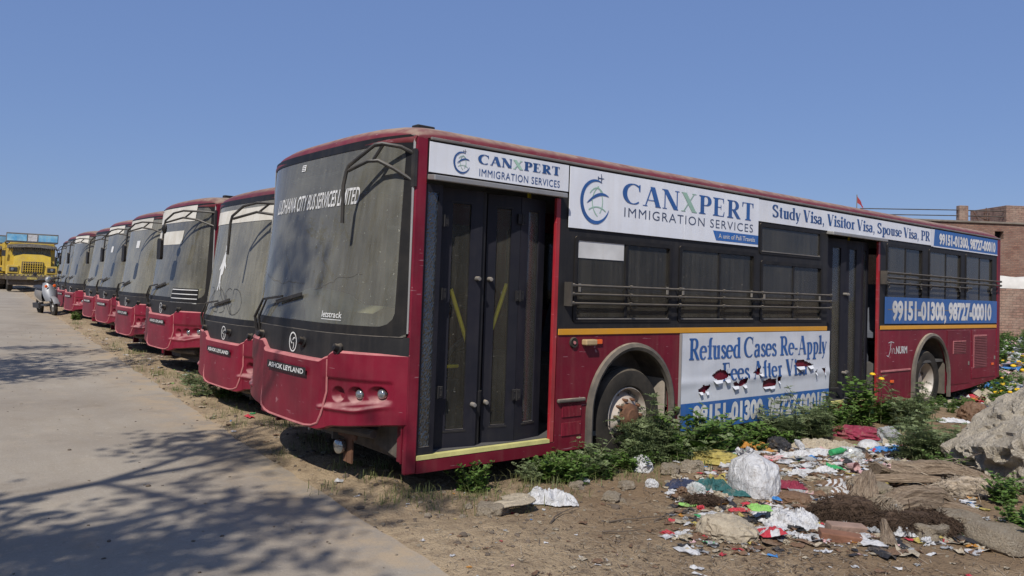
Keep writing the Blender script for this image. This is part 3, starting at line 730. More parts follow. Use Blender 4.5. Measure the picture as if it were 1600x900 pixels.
def side_structure(parent, hero):
    """right hand wall: red lower panels with arches, black window band, windows, stripe, rails, doors"""
    ff = lambda u, v, t_: (u, t_, v)
    xa, xb, xc, xd = 1.44, 6.20, 7.66, BL - .02
    p = lambda mb, name, mat, **k: mb.build(name, M[mat], parent, **k)
    # lower panels
    out = [(1.44, .21), (2.47 - .60, .21)] + list(reversed(arch_loop(2.47, .60, .52, 24))) + [(2.47 + .60, .21), (xb, .21), (xb, 1.28), (1.44, 1.28)]
    mb = MB(); mb.plate(out, [], ff, .04); p(mb, 'lower_panel', 'maroon_side')
    out = [(xc, .21), (9.38 - .64, .21)] + list(reversed(arch_loop(9.38, .64, .50, 24))) + [(9.38 + .64, .235), (10.9, .27), (xd, .38), (xd, 1.28), (xc, 1.28)]
    mb = MB(); mb.plate(out, [], ff, .04); p(mb, 'lower_panel', 'maroon_side')
    # step risers below the doors
    mb = MB(); mb.box(-.03, 1.44, .0, .035, .20, .303); p(mb, 'door_sill', 'maroon_side')
    mb = MB(); mb.box(xb, xc, .0, .035, .20, .303); p(mb, 'door_sill', 'maroon_side')
    # window band
    holes = [rrect(a, c, b, d, .03) for a, b, c, d in WIN]
    mb = MB(); mb.plate([(1.42, 1.28), (xb, 1.28), (xb, 2.86), (1.42, 2.86)], holes, ff, .04); p(mb, 'window_band', 'black')
    holes = [rrect(a, c - (.30 if hero else .3), b, d, .03) for a, b, c, d in RWIN]
    mb = MB(); mb.plate([(xc, 1.28), (xd, 1.28), (xd, 2.86), (xc, 2.86)], holes, ff, .04); p(mb, 'window_band', 'black')
    for a, b in ((-.032, 1.42), (xb, xc)): mb = MB(); mb.box(a, b, 0.003, .04, 2.56, 2.858); p(mb, 'door_header', 'black')
    # rear corner post
    mb = MB(); mb.box(xd - .10, xd + .05, -.012, .05, .385, 2.88); p(mb, 'corner_post', 'maroon_side', bevel=.02)
    # red posts behind the doors
    for x in (1.375, 7.60): mb = MB(); mb.box(x, x + .05, -.004, .03, .305, 2.52); p(mb, 'door_post', 'red', bevel=.004)
    for x in (6.16,): mb = MB(); mb.box(x, x + .05, .001, .05, .305, 2.55); p(mb, 'door_post', 'navy', bevel=.004)
    # yellow stripe
    for a, b in ((1.44, xb), (xc + .02, xd - .11)): mb = MB(); mb.box(a, b, -.012, -.002, 1.272, 1.328); p(mb, 'stripe', 'yellow', bevel=.003)
    # windows
    def window(a, b, c, d, split=True):
        mb = MB(); o_ = .028
        mb.plate(rrect(a - .012, c - .012, b + .012, d + .012, .03), [rrect(a + o_, c + o_, b - o_, d - o_, .02)], lambda u, v, t_: (u, -.010 + t_, v), .035)
        if split: m_ = a + (b - a) * .51; mb.box(m_ - .018, m_ + .018, -.004, .018, c + o_ - .002, d - o_ + .002)
        fr = p(mb, 'window', 'seal', bevel=.004)
        mb = MB()
        if split:
            mb.box(a + .02, m_ - .01, .004, .009, c + .02, d - .02); mb.box(m_ + .01, b - .02, .016, .021, c + .02, d - .02)
        else: mb.box(a + .02, b - .02, .004, .009, c + .02, d - .02)
        mb.build('pane', M['pane'], fr)
        mb = MB(); mb.box(a + o_, b - o_, -.016, -.006, c + o_ - .012, c + o_)
        if split:
            for x in (a + .05, b - .07): mb.box(x, x + .02, -.02, -.004, c + (d - c) * .35, c + (d - c) * .45)
        mb.build('latch', M['rail'], fr)
    for a, b, c, d in WIN: window(a, b, c, d, not (d - c < .4))
    for a, b, c, d in RWIN: window(a, b, c - .30, d)
    # guard rails
    for (a, b, zs) in ((1.52, 6.19, (1.73, 1.65, 1.565)), (7.70, 12.08, (2.09, 2.02, 1.94))):
        for i, z in enumerate(zs):
            bb = b if not (a > 7 and i == 2) else 10.75
            mb = MB(); mb.tube([(a, -.075, z), (bb, -.075, z)], .011, 8)
            xs = [a + .02, bb - .03] + [x for x in (2.33, 3.09, 3.85, 4.60, 5.36, 8.45, 9.16, 9.9, 10.6, 11.3) if a + .1 < x < bb - .1]
            for x in xs:
                mb.tube([(x, -.08, z), (x, .0, z)], .010, 6); mb.tube([(x - .018, -.075, z), (x + .018, -.075, z)], .02, 8)
            p(mb, 'guard_rail', 'guard', smooth=True)
    for xa_, za_, zb_ in ((1.505, 1.54, 1.76), (7.675, 1.92, 2.11)): mb = MB(); mb.box(xa_, xa_ + .02, -.09, 0, za_, zb_); p(mb, 'rail_bracket', 'guard')
    # wheel arch flares
    for cx_, r, zb in ((2.47, .60, .52), (9.38, .64, .50)):
        mb = MB(); n_ = 28
        prof = [(-.035, 0.0), (-.03, -.035), (.0, -.05), (.035, -.03), (.04, .0), (.01, .02)]
        def fl(u, v):
            dr, dy = prof[int(v) % len(prof)]; a_ = math.pi * (-.10 + 1.20 * u); 
            rr = r + dr
            if a_ < 0: return (cx_ + rr, dy, zb + a_ * 1.0)
            if a_ > math.pi: return (cx_ - rr, dy, zb - (a_ - math.pi) * 1.0)
            return (cx_ + rr * math.cos(a_), dy, zb + rr * 1.04 * math.sin(a_))
        mb.grid(fl, frng(0, 1, n_ + 8), list(range(len(prof) + 1)), flip=False)
        p(mb, 'wheel_arch', 'flare', smooth=True)
        mb = MB(); mb.grid(lambda u, v: (cx_ + (r + .01) * math.cos(math.pi * u), .0 + .34 * v, zb + (r + .01) * 1.04 * math.sin(math.pi * u)), frng(0, 1, 18), [0, 1]); mb.box(cx_ - r, cx_ + r, .34, .36, .2, 1.2)
        p(mb, 'wheel_housing', 'chassis', smooth=True)
    for x in (3.0,):
        mb = MB(); mb.box(x, x + .02, .03, .33, .28, .80); p(mb, 'mud_flap', 'stepdust', bevel=.005)
    mb = MB(); mb.box(9.98, 10.0, .03, .33, .22, .85); p(mb, 'mud_flap', 'flare', bevel=.005)
    wheel(parent, (2.47, .17, .455), 1, True, 'rimwhite'); wheel(parent, (9.38, .19, .455), 1, False, 'steel')
    wheel(parent, (2.47, BW - .17, .455), -1, True, 'rimwhite'); wheel(parent, (9.38, BW - .19, .455), -1, False, 'steel')
    # visor gutters above the doors
    for a, b in ((-.03, 1.42), (6.16, 7.68)):
        mb = MB(); mb.obox(((a + b) / 2, -.045, 2.545), ((b - a) / 2, 0, 0), (0, .055, .006), (0, 0, .022)); p(mb, 'door_visor', 'alu', bevel=.008)
    doors(parent, -.03, 1.38); grab_rails(parent, -.03); doors(parent, 6.22, 7.60, False); grab_rails(parent, 6.22)
# ------------------------------------------------------------ ground
def smooth_line(segs):
    out = []
    for a, b, s_ in segs:
        n = max(1, int(round((b - a) / s_))); out += [a + (b - a) * i / n for i in range(n)]
    return out + [segs[-1][1]]
def ground_mat():
    mm, t, N, L, b = newmat('dirt_ground'); v = coords(t, world=True)
    c = mixc(t, nz(t, v, 0.9, 6, 0.6, 0.35, 0.65), (0.46, 0.35, 0.225), (0.33, 0.245, 0.155))
    c = mixc(t, mth(t, 'MULTIPLY', nz(t, v, 7, 8, 0.7, 0.45, 0.68), 0.7), c, (0.17, 0.12, 0.08))
    c = mixc(t, mth(t, 'MULTIPLY', nz(t, v, 38, 4, 0.7, 0.55, 0.68), 0.6), c, (0.42, 0.35, 0.26))
    c = mixc(t, mth(t, 'MULTIPLY', nz(t, v, 60, 3, 0.6, 0.62, 0.68), 0.8), c, (0.10, 0.075, 0.05))
    # darker, organic soil among the rubbish
    g = N.new('ShaderNodeSeparateXYZ'); L.new(v, g.inputs[0])
    mr = N.new('ShaderNodeMapRange'); mr.inputs[1].default_value = 3.4; mr.inputs[2].default_value = 4.6; L.new(g.outputs[0], mr.inputs[0])
    mr2 = N.new('ShaderNodeMapRange'); mr2.inputs[1].default_value = 6.5; mr2.inputs[2].default_value = 4.6; L.new(g.outputs[1], mr2.inputs[0])
    k = mth(t, 'MULTIPLY', mth(t, 'MULTIPLY', mr.outputs[0], mr2.outputs[0]), nz(t, v, 1.7, 5, 0.6, 0.3, 0.5))
    c = mixc(t, mth(t, 'MULTIPLY', k, 0.85), c, (0.22, 0.15, 0.09))
    L.new(c, b.inputs['Base Color']); b.inputs['Roughness'].default_value = 0.97; b.inputs['Specular IOR Level'].default_value = 0.15
    h = mth(t, 'ADD', nz(t, v, 14, 8, 0.7, 0.2, 0.8), mth(t, 'MULTIPLY', nz(t, v, 70, 4, 0.6, 0.3, 0.7), 0.35))
    bump(t, b, h, 0.9, 0.03)
    return mm
def road_mat():
    mm, t, N, L, b = newmat('concrete_road'); v = coords(t, world=True)
    c = mixc(t, nz(t, v, 0.5, 7, 0.6, 0.35, 0.65), (0.335, 0.295, 0.24), (0.25, 0.215, 0.175))
    c = mixc(t, mth(t, 'MULTIPLY', nz(t, coords(t, (1, .25, 1), world=True), 5, 8, 0.7, 0.42, 0.7), 0.5), c, (0.27, 0.225, 0.17))
    c = mixc(t, mth(t, 'MULTIPLY', nz(t, v, 2.2, 4, 0.5, 0.58, 0.75), 0.5), c, (0.37, 0.31, 0.235))
    c = mixc(t, mth(t, 'MULTIPLY', nz(t, v, 55, 3, 0.6, 0.66, 0.72), 0.7), c, (0.13, 0.11, 0.09))
    c = mixc(t, mth(t, 'MULTIPLY', nz(t, v, 30, 3, 0.6, 0.60, 0.75), 0.35), c, (0.55, 0.5, 0.42))
    vo = N.new('ShaderNodeTexVoronoi'); vo.feature = 'DISTANCE_TO_EDGE'; vo.inputs['Scale'].default_value = 0.35; 
    wv = N.new('ShaderNodeVectorMath'); wv.operation = 'ADD'; nn = N.new('ShaderNodeTexNoise'); nn.inputs['Scale'].default_value = 1.5; nn.inputs['Detail'].default_value = 6; L.new(v, nn.inputs[0]); L.new(v, wv.inputs[0]); L.new(nn.outputs['Color'], wv.inputs[1]); L.new(wv.outputs[0], vo.inputs['Vector'])
    mr = N.new('ShaderNodeMapRange'); mr.inputs[1].default_value = 0.0; mr.inputs[2].default_value = 0.006; mr.inputs[3].default_value = 0.10; mr.inputs[4].default_value = 0; L.new(vo.outputs['Distance'], mr.inputs[0])
    c = mixc(t, mr.outputs[0], c, (0.15, 0.12, 0.09))
    # sand washed over the slab beside the verge and oil and mud stains
    sx = N.new('ShaderNodeSeparateXYZ'); L.new(v, sx.inputs[0]); e_ = mth(t, 'SUBTRACT', sx.outputs[0], mth(t, 'MULTIPLY', sx.outputs[1], 0.081)); me_ = N.new('ShaderNodeMapRange'); me_.inputs[1].default_value = 1.6; me_.inputs[2].default_value = 2.4; L.new(e_, me_.inputs[0])
    c = mixc(t, mth(t, 'MULTIPLY', me_.outputs[0], nz(t, v, 3.0, 7, 0.7, 0.42, 0.6)), c, (0.38, 0.29, 0.19))
    c = mixc(t, mth(t, 'MULTIPLY', nz(t, v, 0.8, 8, 0.7, 0.55, 0.72), 0.7), c, (0.17, 0.135, 0.10))
    c = mixc(t, mth(t, 'MULTIPLY', nz(t, v, 120, 3, 0.7, 0.5, 0.7), 0.35), c, (0.15, 0.13, 0.10))
    L.new(c, b.inputs['Base Color']); b.inputs['Roughness'].default_value = 0.92; b.inputs['Specular IOR Level'].default_value = 0.2
    bump(t, b, mth(t, 'ADD', nz(t, v, 40, 6, 0.7, 0.2, 0.8), mth(t, 'MULTIPLY', mr.outputs[0], -1)), 0.35, 0.01)
    return mm
xs = smooth_line([(-400, -60, 40), (-60, -10, 10), (-10, 0, 1.2), (0, 2.6, .3), (2.6, 5.2, .05), (5.2, 9.5, .065), (9.5, 16, .16), (16, 40, .7), (40, 120, 10), (120, 700, 80)])
ys_ = smooth_line([(-400, -60, 40), (-60, -6, 6), (-6, 1, .6), (1, 8.2, .06), (8.2, 16, .12), (16, 34, .4), (34, 80, 2.5), (80, 700, 60)])
mb = MB(); mb.grid(lambda x, y: (x, y, ground(x, y)), xs, ys_)
tag(mb.build('ground', ground_mat(), smooth=True), kind='structure')
mb = MB(); ry = smooth_line([(-40, 2, 2), (2, 30, .12), (30, 60, 1)])
def rd(t_, y):
    e = road_edge(y) + .06 * noise.noise((y * 1.3, 0, 0)) + .03 * noise.noise((y * 5, 3, 0)) + .015 * noise.noise((y * 17, 3, 0))
    x = e - (1 - t_) * 7.5
    return (x, y, gbase(0, y) + .004 + .002 * noise.noise((x, y, 0)))
mb.grid(rd, [0, .3, .6, .8, .9, .96, 1], ry)
mb.grid(lambda t_, y: (rd(1, y)[0] + .004 * t_, y, rd(1, y)[2] - .06 * t_), [0, 1], ry)
tag(mb.build('road', road_mat(), smooth=True), kind='structure')

# ------------------------------------------------------------ the near bus
BUS = Vector((3.414, 5.208, 0))
bus1 = empty('city_bus', BUS)
tag(bus1, 'nearest maroon bus, with white and blue advertising panels along its side, weeds at its wheel', 'bus', 'derelict buses parked in a row')
bus_core(bus1); side_structure(bus1, True); mirror_arm(bus1, -1); wiper(bus1)
SM = lambda off: (lambda u, v, l: (u, -off - l, v))
def board(name, x0, x1, z0, z1, off, mat='vinyl', th=.006, joints=(), parent=None):
    mb = MB(); e = [x0] + list(joints) + [x1]
    for a, b in zip(e[:-1], e[1:]): mb.box(a + .001, b - .001, -off, -off + th, z0, z1)
    return mb.build(name, M[mat], parent or bus1, bevel=.0015)
b1 = board('sign_board', -.03, 1.505, 2.59, 2.835, .012)
lay = Lay(SM(.012)); globe(lay, .29, 2.705, .085)
lay.serif(lambda c, i: 'tgreen' if c == 'X' else 'tblue', 'CANXPERT', .46, 2.72, .078, .93, .25, .07, .03, slope=.005)
lay.sans('tblue', 'IMMIGRATION SERVICES', .47, 2.615, .062, .92, .0, 1.1)
lay.build('lettering', b1)
b2 = board('sign_board', 1.515, 4.575, 2.262, 2.83, .018, joints=(3.2,))
lay = Lay(SM(.018)); globe(lay, 1.86, 2.535, .20)
lay.serif(lambda c, i: 'tgreen' if c == 'X' else 'tblue', 'CANXPERT', 2.24, 2.56, .20, 2.24, .2, .04, .04)
lay.sans('tnavy', 'IMMIGRATION SERVICES', 2.26, 2.425, .092, 2.20, -.006, 1.15)
lay.poly('blue', [(3.70, 2.395), (3.76, 2.29), (4.57, 2.29), (4.57, 2.395)], .002)
lay.sans('twhite', 'A unit of Pali Travels', 3.80, 2.318, .05, .70, .012, lift=.005)
lay.build('lettering', b2)
b3 = board('sign_board', 4.58, 9.40, 2.57, 2.825, .012, joints=(7.02,))
lay = Lay(SM(.012)); lay.serif('tblue', 'Study Visa, Visitor Visa, Spouse Visa, PR', 4.86, 2.645, .148, 4.40, .21, .05, .0, slope=-.003); lay.build('lettering', b3)
b4 = board('sign_board', 9.41, 12.07, 2.555, 2.83, .013, 'blue')
lay = Lay(SM(.013)); lay.sans('twhite', '99151-01300, 98727-00010', 9.60, 2.615, .155, 2.36, .05, lift=.003)
lay.poly('vinyl', [(9.30, 2.557), (9.30, 2.828), (9.43, 2.828), (9.39, 2.557)], .002); lay.poly('vinyl', [(9.39, 2.552), (12.07, 2.552), (12.07, 2.57), (9.39, 2.57)], .002)
lay.build('lettering', b4)
b5 = board('sign_board', 7.80, 12.07, 1.355, 1.742, .014, 'blue')
lay = Lay(SM(.014)); lay.sans('twhite', '99151-01300, 98727-00010', 8.02, 1.42, .255, 3.78, .05)
lay.build('lettering', b5)
# low banner: stretched vinyl with a torn seam
LB = (3.20, 6.26, .235, 1.268)
TEARS = [[(3.50, .66), (3.58, .70), (3.70, .71), (3.72, .69), (3.62, .62), (3.52, .63)], [(3.74, .80), (3.84, .855), (3.96, .86), (4.05, .815), (4.10, .80), (4.0, .76), (3.88, .735), (3.80, .76)],
         [(4.12, .70), (4.2, .72), (4.24, .69), (4.30, .74), (4.42, .75), (4.40, .69), (4.28, .66), (4.2, .65)], [(4.53, .80), (4.66, .87), (4.70, .88), (4.66, .80), (4.72, .78), (4.60, .77)],
         [(4.72, .70), (4.86, .72), (5.0, .71), (5.02, .64), (4.88, .61), (4.74, .615)], [(5.03, .73), (5.12, .73), (5.10, .69), (5.05, .66)],
         [(5.42, .86), (5.50, .93), (5.58, .92), (5.88, .845), (5.72, .82), (5.48, .825)], [(5.88, .76), (5.95, .78), (5.93, .73)], [(6.07, .79), (6.16, .80), (6.13, .72)]]
def lbs(u, v):
    wv = .006 * noise.noise((u * 1.2, v * 2, 4)) + .004 * noise.noise((u * 4, v * 7, 1)) + .010 * math.exp(-((v - .74) / .05) ** 2) * (1 + noise.noise((u * 5, 1, 1)))
    return -.020 - wv
def tearshift(u, v):
    return u, v
fixed = rect(LB[0], LB[2], LB[1], LB[3])
edge = [(LB[0] + (LB[1] - LB[0]) * i / 40, LB[2] + .006 * math.sin(i)) for i in range(41)] + [(LB[1], LB[2] + (LB[3] - LB[2]) * i / 12) for i in range(1, 13)] + [(LB[1] - (LB[1] - LB[0]) * i / 40, LB[3]) for i in range(1, 41)] + [(LB[0], LB[3] - (LB[3] - LB[2]) * i / 12) for i in range(1, 12)]
# a quilt of cells so that the vinyl can wave; cells inside the tears are dropped
mb = MB(); nu, nv = 240, 90
def inside(p, poly):
    c = False; j = len(poly) - 1
    for i in range(len(poly)):
        if (poly[i][1] > p[1]) != (poly[j][1] > p[1]) and p[0] < (poly[j][0] - poly[i][0]) * (p[1] - poly[i][1]) / (poly[j][1] - poly[i][1]) + poly[i][0]: c = not c
        j = i
    return c
def cell_grid(u0, u1, v0, v1, nu, nv, mb_, lift=0):
    us = frng(u0, u1, nu); vv = frng(v0, v1, nv); base = len(mb_.v)
    mb_.v += [(u, lbs(u, v) - lift, v) for u in us for v in vv]
    for i in range(nu):
        for j in range(nv):
            p = ((us[i] + us[i + 1]) / 2, (vv[j] + vv[j + 1]) / 2)
            jit = (p[0] + .012 * noise.noise((p[0] * 40, p[1] * 40, 0)), p[1] + .012 * noise.noise((p[0] * 40, p[1] * 40, 7)))
            if p[1] < .92 and p[1] > .58 and any(inside(jit, T_) for T_ in TEARS): continue
            a = base + i * (nv + 1) + j; mb_.f.append((a, a + nv + 1, a + nv + 2, a + 1)); mb_.m.append(0)
cell_grid(LB[0], LB[1], .525, LB[3], 300, 72, mb)
o6 = mb.build('banner', M['vinyl'], bus1, smooth=True)
mb = MB(); cell_grid(LB[0], LB[1], LB[2], .525, 60, 8, mb)
mb.build('banner_strip', M['blue'], o6, smooth=True)
lay = Lay(lambda u, v, l: (u, lbs(u, v) - .002 - l, v))
lay.serif('tblue', 'Refused Cases Re-Apply', 3.32, .985, .23, 2.86, .21, .05, .0)
lay.sans('twhite', '99151-01300, 98727-00010', 3.42, .28, .20, 2.76, .05, slope=.0)
lay.build('lettering', o6)
# second line, cut where the vinyl is torn away
lay2 = Lay(lambda u, v, l: (u, lbs(u, v) - .002 - l, v)); lay2.serif('tblue', 'Fees After Visa', 3.92, .735, .20, 1.78, .21, .05, .02)
for mt, mbt in lay2.mb.items():
    nf = MB()
    for f in mbt.f:
        vs = [mbt.v[i] for i in f]; c = (sum(v[0] for v in vs) / len(vs), sum(v[2] for v in vs) / len(vs))
        if len(f) > 5 or max(v[2] for v in vs) - min(v[2] for v in vs) > .05:
            # slice tall pieces into bands so that only the torn part goes
            zs = sorted(v[2] for v in vs); z0_, z1_ = zs[0], zs[-1]
            if len(f) == 4:
                vs2 = sorted(vs, key=lambda q: q[2]); lo = sorted(vs2[:2]); hi = sorted(vs2[2:])
                for k in range(10):
                    a, b = k / 10, (k + 1) / 10
                    q = [Vector(lo[0]).lerp(Vector(hi[0]), a), Vector(lo[1]).lerp(Vector(hi[1]), a), Vector(lo[1]).lerp(Vector(hi[1]), b), Vector(lo[0]).lerp(Vector(hi[0]), b)]
                    cc = (sum(x.x for x in q) / 4, sum(x.z for x in q) / 4)
                    if not any(inside(cc, T_) for T_ in TEARS): nf.add(q, [(0, 1, 2, 3)])
                continue
        if not any(inside(c, T_) for T_ in TEARS): nf.add(vs, [tuple(range(len(vs)))])
    nf.build('lettering', M[mt], o6)
# curled flaps hanging from the tears
mb = MB(); rr = random.Random(3)
for T_ in TEARS:
    x0_ = min(p[0] for p in T_); x1_ = max(p[0] for p in T_); zb = min(p[1] for p in T_)
    n_ = 1 if x1_ - x0_ < .2 else 2
    for i in range(n_):
        w_ = (x1_ - x0_) * rr.uniform(.25, .5); a = x0_ + (x1_ - x0_ - w_) * (rr.random() if n_ == 1 else i * .8 + .1 * rr.random()); b = a + w_; L_ = rr.uniform(.02, .06); out_ = rr.uniform(.01, .035); mx_ = rr.uniform(.2, .8)
        y0_ = lbs(a, zb) - .004
        mb.add([(a, y0_, zb + .014), (b, y0_, zb + .014), (b - w_ * .2, y0_ - out_, zb - L_ * .3), (a + w_ * .15, y0_ - out_ * 1.2, zb - L_ * .4), (a + w_ * mx_, y0_ - out_ * .4, zb - L_)], [(0, 1, 2, 3), (3, 2, 4)])
mb.build('torn_flap', M['vinyl'], o6)
mb = MB(); mb.box(LB[0], LB[1], -.012, -.002, LB[2] - .012, LB[2] + .004); mb.box(LB[0] - .008, LB[0] + .004, -.03, -.002, LB[2], LB[3]); mb.build('banner_edge', M['alu'], o6)
# windscreen lettering
WSM = lambda u, v, l: (FX(2.16 - u, v) - l, 2.16 - u, v)
lay = Lay(WSM); lay.sans('twhite', 'LUDHIANA CITY BUS SERVICES LIMITED', 0, 2.32, .14, 1.62, .013, lift=.006, slope=.012); lay.build('windscreen_lettering', bus1)
lay = Lay(WSM); lay.sans('twhite', 'letstrack', 1.38, 1.395, .05, .26, .006, lift=.006); lay.poly('twhite', [(1.38, 1.375), (1.64, 1.375), (1.64, 1.380), (1.38, 1.380)], .006); lay.build('sticker', bus1)
lay = Lay(WSM); lay.poly('twhite', rect(.44, 2.71, .52, 2.77), .006); 
for i in range(3): lay.poly('seal', rect(.45, 2.72 + .017 * i, .51, 2.726 + .017 * i), .0075)
lay.build('sticker', bus1)
# seam tape on the roof corner
mb = MB(); mb.add([(-.215 - .004, .30, 2.93), (-.17, .18, 2.93), (-.13, .17, 2.995), (-.17, .30, 2.995)], [(0, 1, 2, 3)])
# small fittings on the side
mb = MB(); mb.lathe([(0, .02), (.018, .02), (.02, .012), (.045, .02), (.05, .012), (.05, 0)], (1.64, 0, 1.20), (0, -1, 0), 20); mb.build('filler_cap', M['rubber'], bus1, smooth=True)
mb = MB(); mb.lathe([(0, .024), (.015, .024), (.015, .018)], (1.64, 0, 1.20), (0, -1, 0), 14); mb.build('filler_centre', M['pinkdust'], bus1)
mb = MB(); mb.box(1.745, 1.895, -.07, 0, 1.175, 1.23); mb.build('side_lamp', M['ambercream'], bus1, bevel=.012)
mb = MB(); mb.box(1.915, 2.01, -.022, 0, 1.180, 1.225); mb.build('indicator', M['amber'], bus1, bevel=.006)
for x, z in ((8.02, .50), (11.86, .62)): mb = MB(); mb.box(x, x + .09, -.018, 0, z, z + .04); mb.build('marker_lamp', M['amber'], bus1, bevel=.004)
mb = MB(); mb.box(1.45, 1.80, -.035, 0, .655, .69); mb.build('rub_rail', M['flare'], bus1, bevel=.012)
mb = MB(); mb.box(7.72, 8.66, -.014, 0, .66, .69); mb.build('rub_rail', M['pinkdust'], bus1, bevel=.006)
mb = MB()
for r_ in range(2):
    for k in range(14): x = 1.52 + k * .0175; z = .52 - r_ * .17; mb.add([(x, -.001, z), (x + .009, -.012, z), (x + .009, -.012, z + .12), (x, -.001, z + .12)], [(0, 1, 2, 3)]); mb.box(x + .009, x + .012, -.012, 0, z, z + .12)
mb.build('vent_louvre', M['maroon_side'], bus1)
for (x0, x1, z0, z1, mt, nm) in ((9.98, 10.9, .36, 1.24, 'maroon_side', 'engine_hatch'), (10.98, 12.05, .42, 1.24, 'maroon_side', 'engine_hatch')):
    mb = MB(); mb.box(x0, x1, -.008, 0, z0, z1); h_ = mb.build(nm, M[mt], bus1, bevel=.004)
    mb = MB(); mb.box(x1 - .08, x1 - .05, -.02, -.007, z0 + .3, z0 + .36); mb.build('handle', M['rail'], h_)
for (x0, x1, z0, z1) in ((10.20, 10.72, .86, 1.07), (11.05, 11.62, .60, 1.16)):
    mb = MB(); n_ = int((z1 - z0) / .05)
    mb.box(x0, x1, -.013, -.008, z0, z1); g_ = mb.build('grille_panel', M['pinkdust'], bus1)
    mb = MB()
    for i in range(int((z1 - z0) / .028)): zz = z0 + .01 + i * .028; mb.add([(x0 + .01, -.0135, zz), (x1 - .01, -.0135, zz), (x1 - .01, -.026, zz + .016), (x0 + .01, -.026, zz + .016)], [(0, 1, 2, 3)]); 
    mb.build('louvre', M['maroon'], g_)
lay = Lay(SM(.0)); jx, jz = 7.93, .93
lay.stroke('twhite', [(jx + .10, jz + .16), (jx + .07, jz + .02), (jx + .02, jz - .05), (jx - .03, jz - .03)], .016, .010)
lay.stroke('twhite', [(jx + .02, jz + .15), (jx + .10, jz + .165), (jx + .19, jz + .15)], .012, .010)
lay.stroke('twhite', [(jx + .12, jz + .07), (jx + .13, jz - .01), (jx + .17, jz + .07), (jx + .20, jz + .06), (jx + .20, jz), (jx + .24, jz - .01)], .012, .010)
lay.sans('twhite', 'NURM', jx + .26, jz - .01, .10, .36, .03); lay.build('lettering', bus1)
# stickers and papers in windows
mb = MB(); mb.box(1.655, 2.29, -.0035, .002, 1.99, 2.165); mb.build('paper', M['twhite'], bus1)
mb = MB(); mb.box(4.0, 4.22, .022, .024, 1.72, 2.0); mb.build('paper', M['inside'], bus1)
# shattered strip of fixed glass beside the door
mb = MB(); mb.box(-.03, -.005, .02, .06, .335, 2.5); mb.box(.10, .135, .02, .06, .335, 2.5); mb.box(-.005, .10, .02, .06, .335, .40); mb.box(-.005, .10, .02, .06, 2.44, 2.5); sh_ = mb.build('quarter_window', M['navy'], bus1)
mb = MB(); rr = random.Random(5)
for i in range(15):
    for j in range(150):
        a = lambda ii, jj: (-.005 + .105 * (ii + .35 * noise.noise((ii * 3.1, jj * 2.7, 1))) / 15, .035 + .004 * noise.noise((ii * 7.7, jj * 5.3, 2)), .40 + 2.04 * (jj + .35 * noise.noise((ii * 2.2, jj * 9.1, 3))) / 150)
        mb.add([a(i, j), a(i + 1, j), a(i + 1, j + 1), a(i, j + 1)], [(0, 1, 2, 3)])
mb.build('pane', M['shatter'], sh_)
# front underside: fog lamp, brackets, gusset
mb = MB(); mb.lathe([(0, .03), (.04, .028), (.06, .015), (.064, -.005), (.05, -.04), (.0, -.06)], (-.34, .70, .325), (-1, -.2, 0), 20); fl_ = mb.build('fog_lamp', M['lens'], bus1, smooth=True)
mb = MB(); mb.box(-.30, -.285, .56, .64, .20, .47); mb.box(-.305, -.285, .50, .80, .40, .44); mb.bar((-.29, .68, .58), (-.29, .68, .2), .05, .012); mb.build('lamp_bracket', M['rust'], bus1)
mb = MB(); mb.plate([(.16, .30), (.52, .36), (.55, .44), (.35, .56), (.16, .60)], [], lambda u, v, t_: (-.11 + t_, u, v), .02); mb.build('gusset', M['flare'], bus1)
mb = MB(); mb.box(-.125, -.10, .045, .15, .28, .60); mb.box(-.15, -.12, .045, .06, .28, .60); mb.build('bracket', M['maroon'], bus1, bevel=.003)
mb = MB(); mb.box(-.34, -.10, 1.15, 1.45, .40, .415); mb.box(-.34, -.10, 1.15, 1.165, .40, .50); mb.box(-.33, -.315, 1.3, 1.33, .36, .5); mb.build('tow_bracket', M['alu'], bus1)
# crack and putty lines on glass
lay = Lay(lambda u, v, l: (FX(u, v) - l, u, v)); rr = random.Random(11)
for (pu, pv, du, dv, n_) in ((1.75, 1.98, -.03, -.035, 12), (1.0, 1.62, -.045, .01, 14), (1.2, 1.66, .05, .004, 20)):
    pts = [(pu, pv)]
    for i in range(n_): pts.append((pts[-1][0] + du + rr.uniform(-.012, .012), pts[-1][1] + dv + rr.uniform(-.018, .018)))
    lay.stroke('flare', pts, .003, .003, .005)
lay.build('crack', bus1)
# flag behind the bus
FP = W(1339, 306, 19); FG = gbase(FP.x, FP.y)
fl = empty('flag_pole', (FP.x, FP.y, FG)); tag(fl, 'small red pennant on a thin stick rising behind the bus roof', 'flag')
mb = MB(); mb.tube([(0, 0, 0), (0, 0, FP.z - FG + .03)], .012, 6); mb.build('stick', M['rail'], fl)
mb = MB(); mb.grid(lambda u, v: (.16 * u * .77, -.16 * u * .63 + .01 * math.sin(u * 9), FP.z - FG - .22 * u + (v - .5) * .18 * (1 - u * .8) - .06), frng(0, 1, 8), [0, 1]); mb.build('pennant', M['red'], fl)

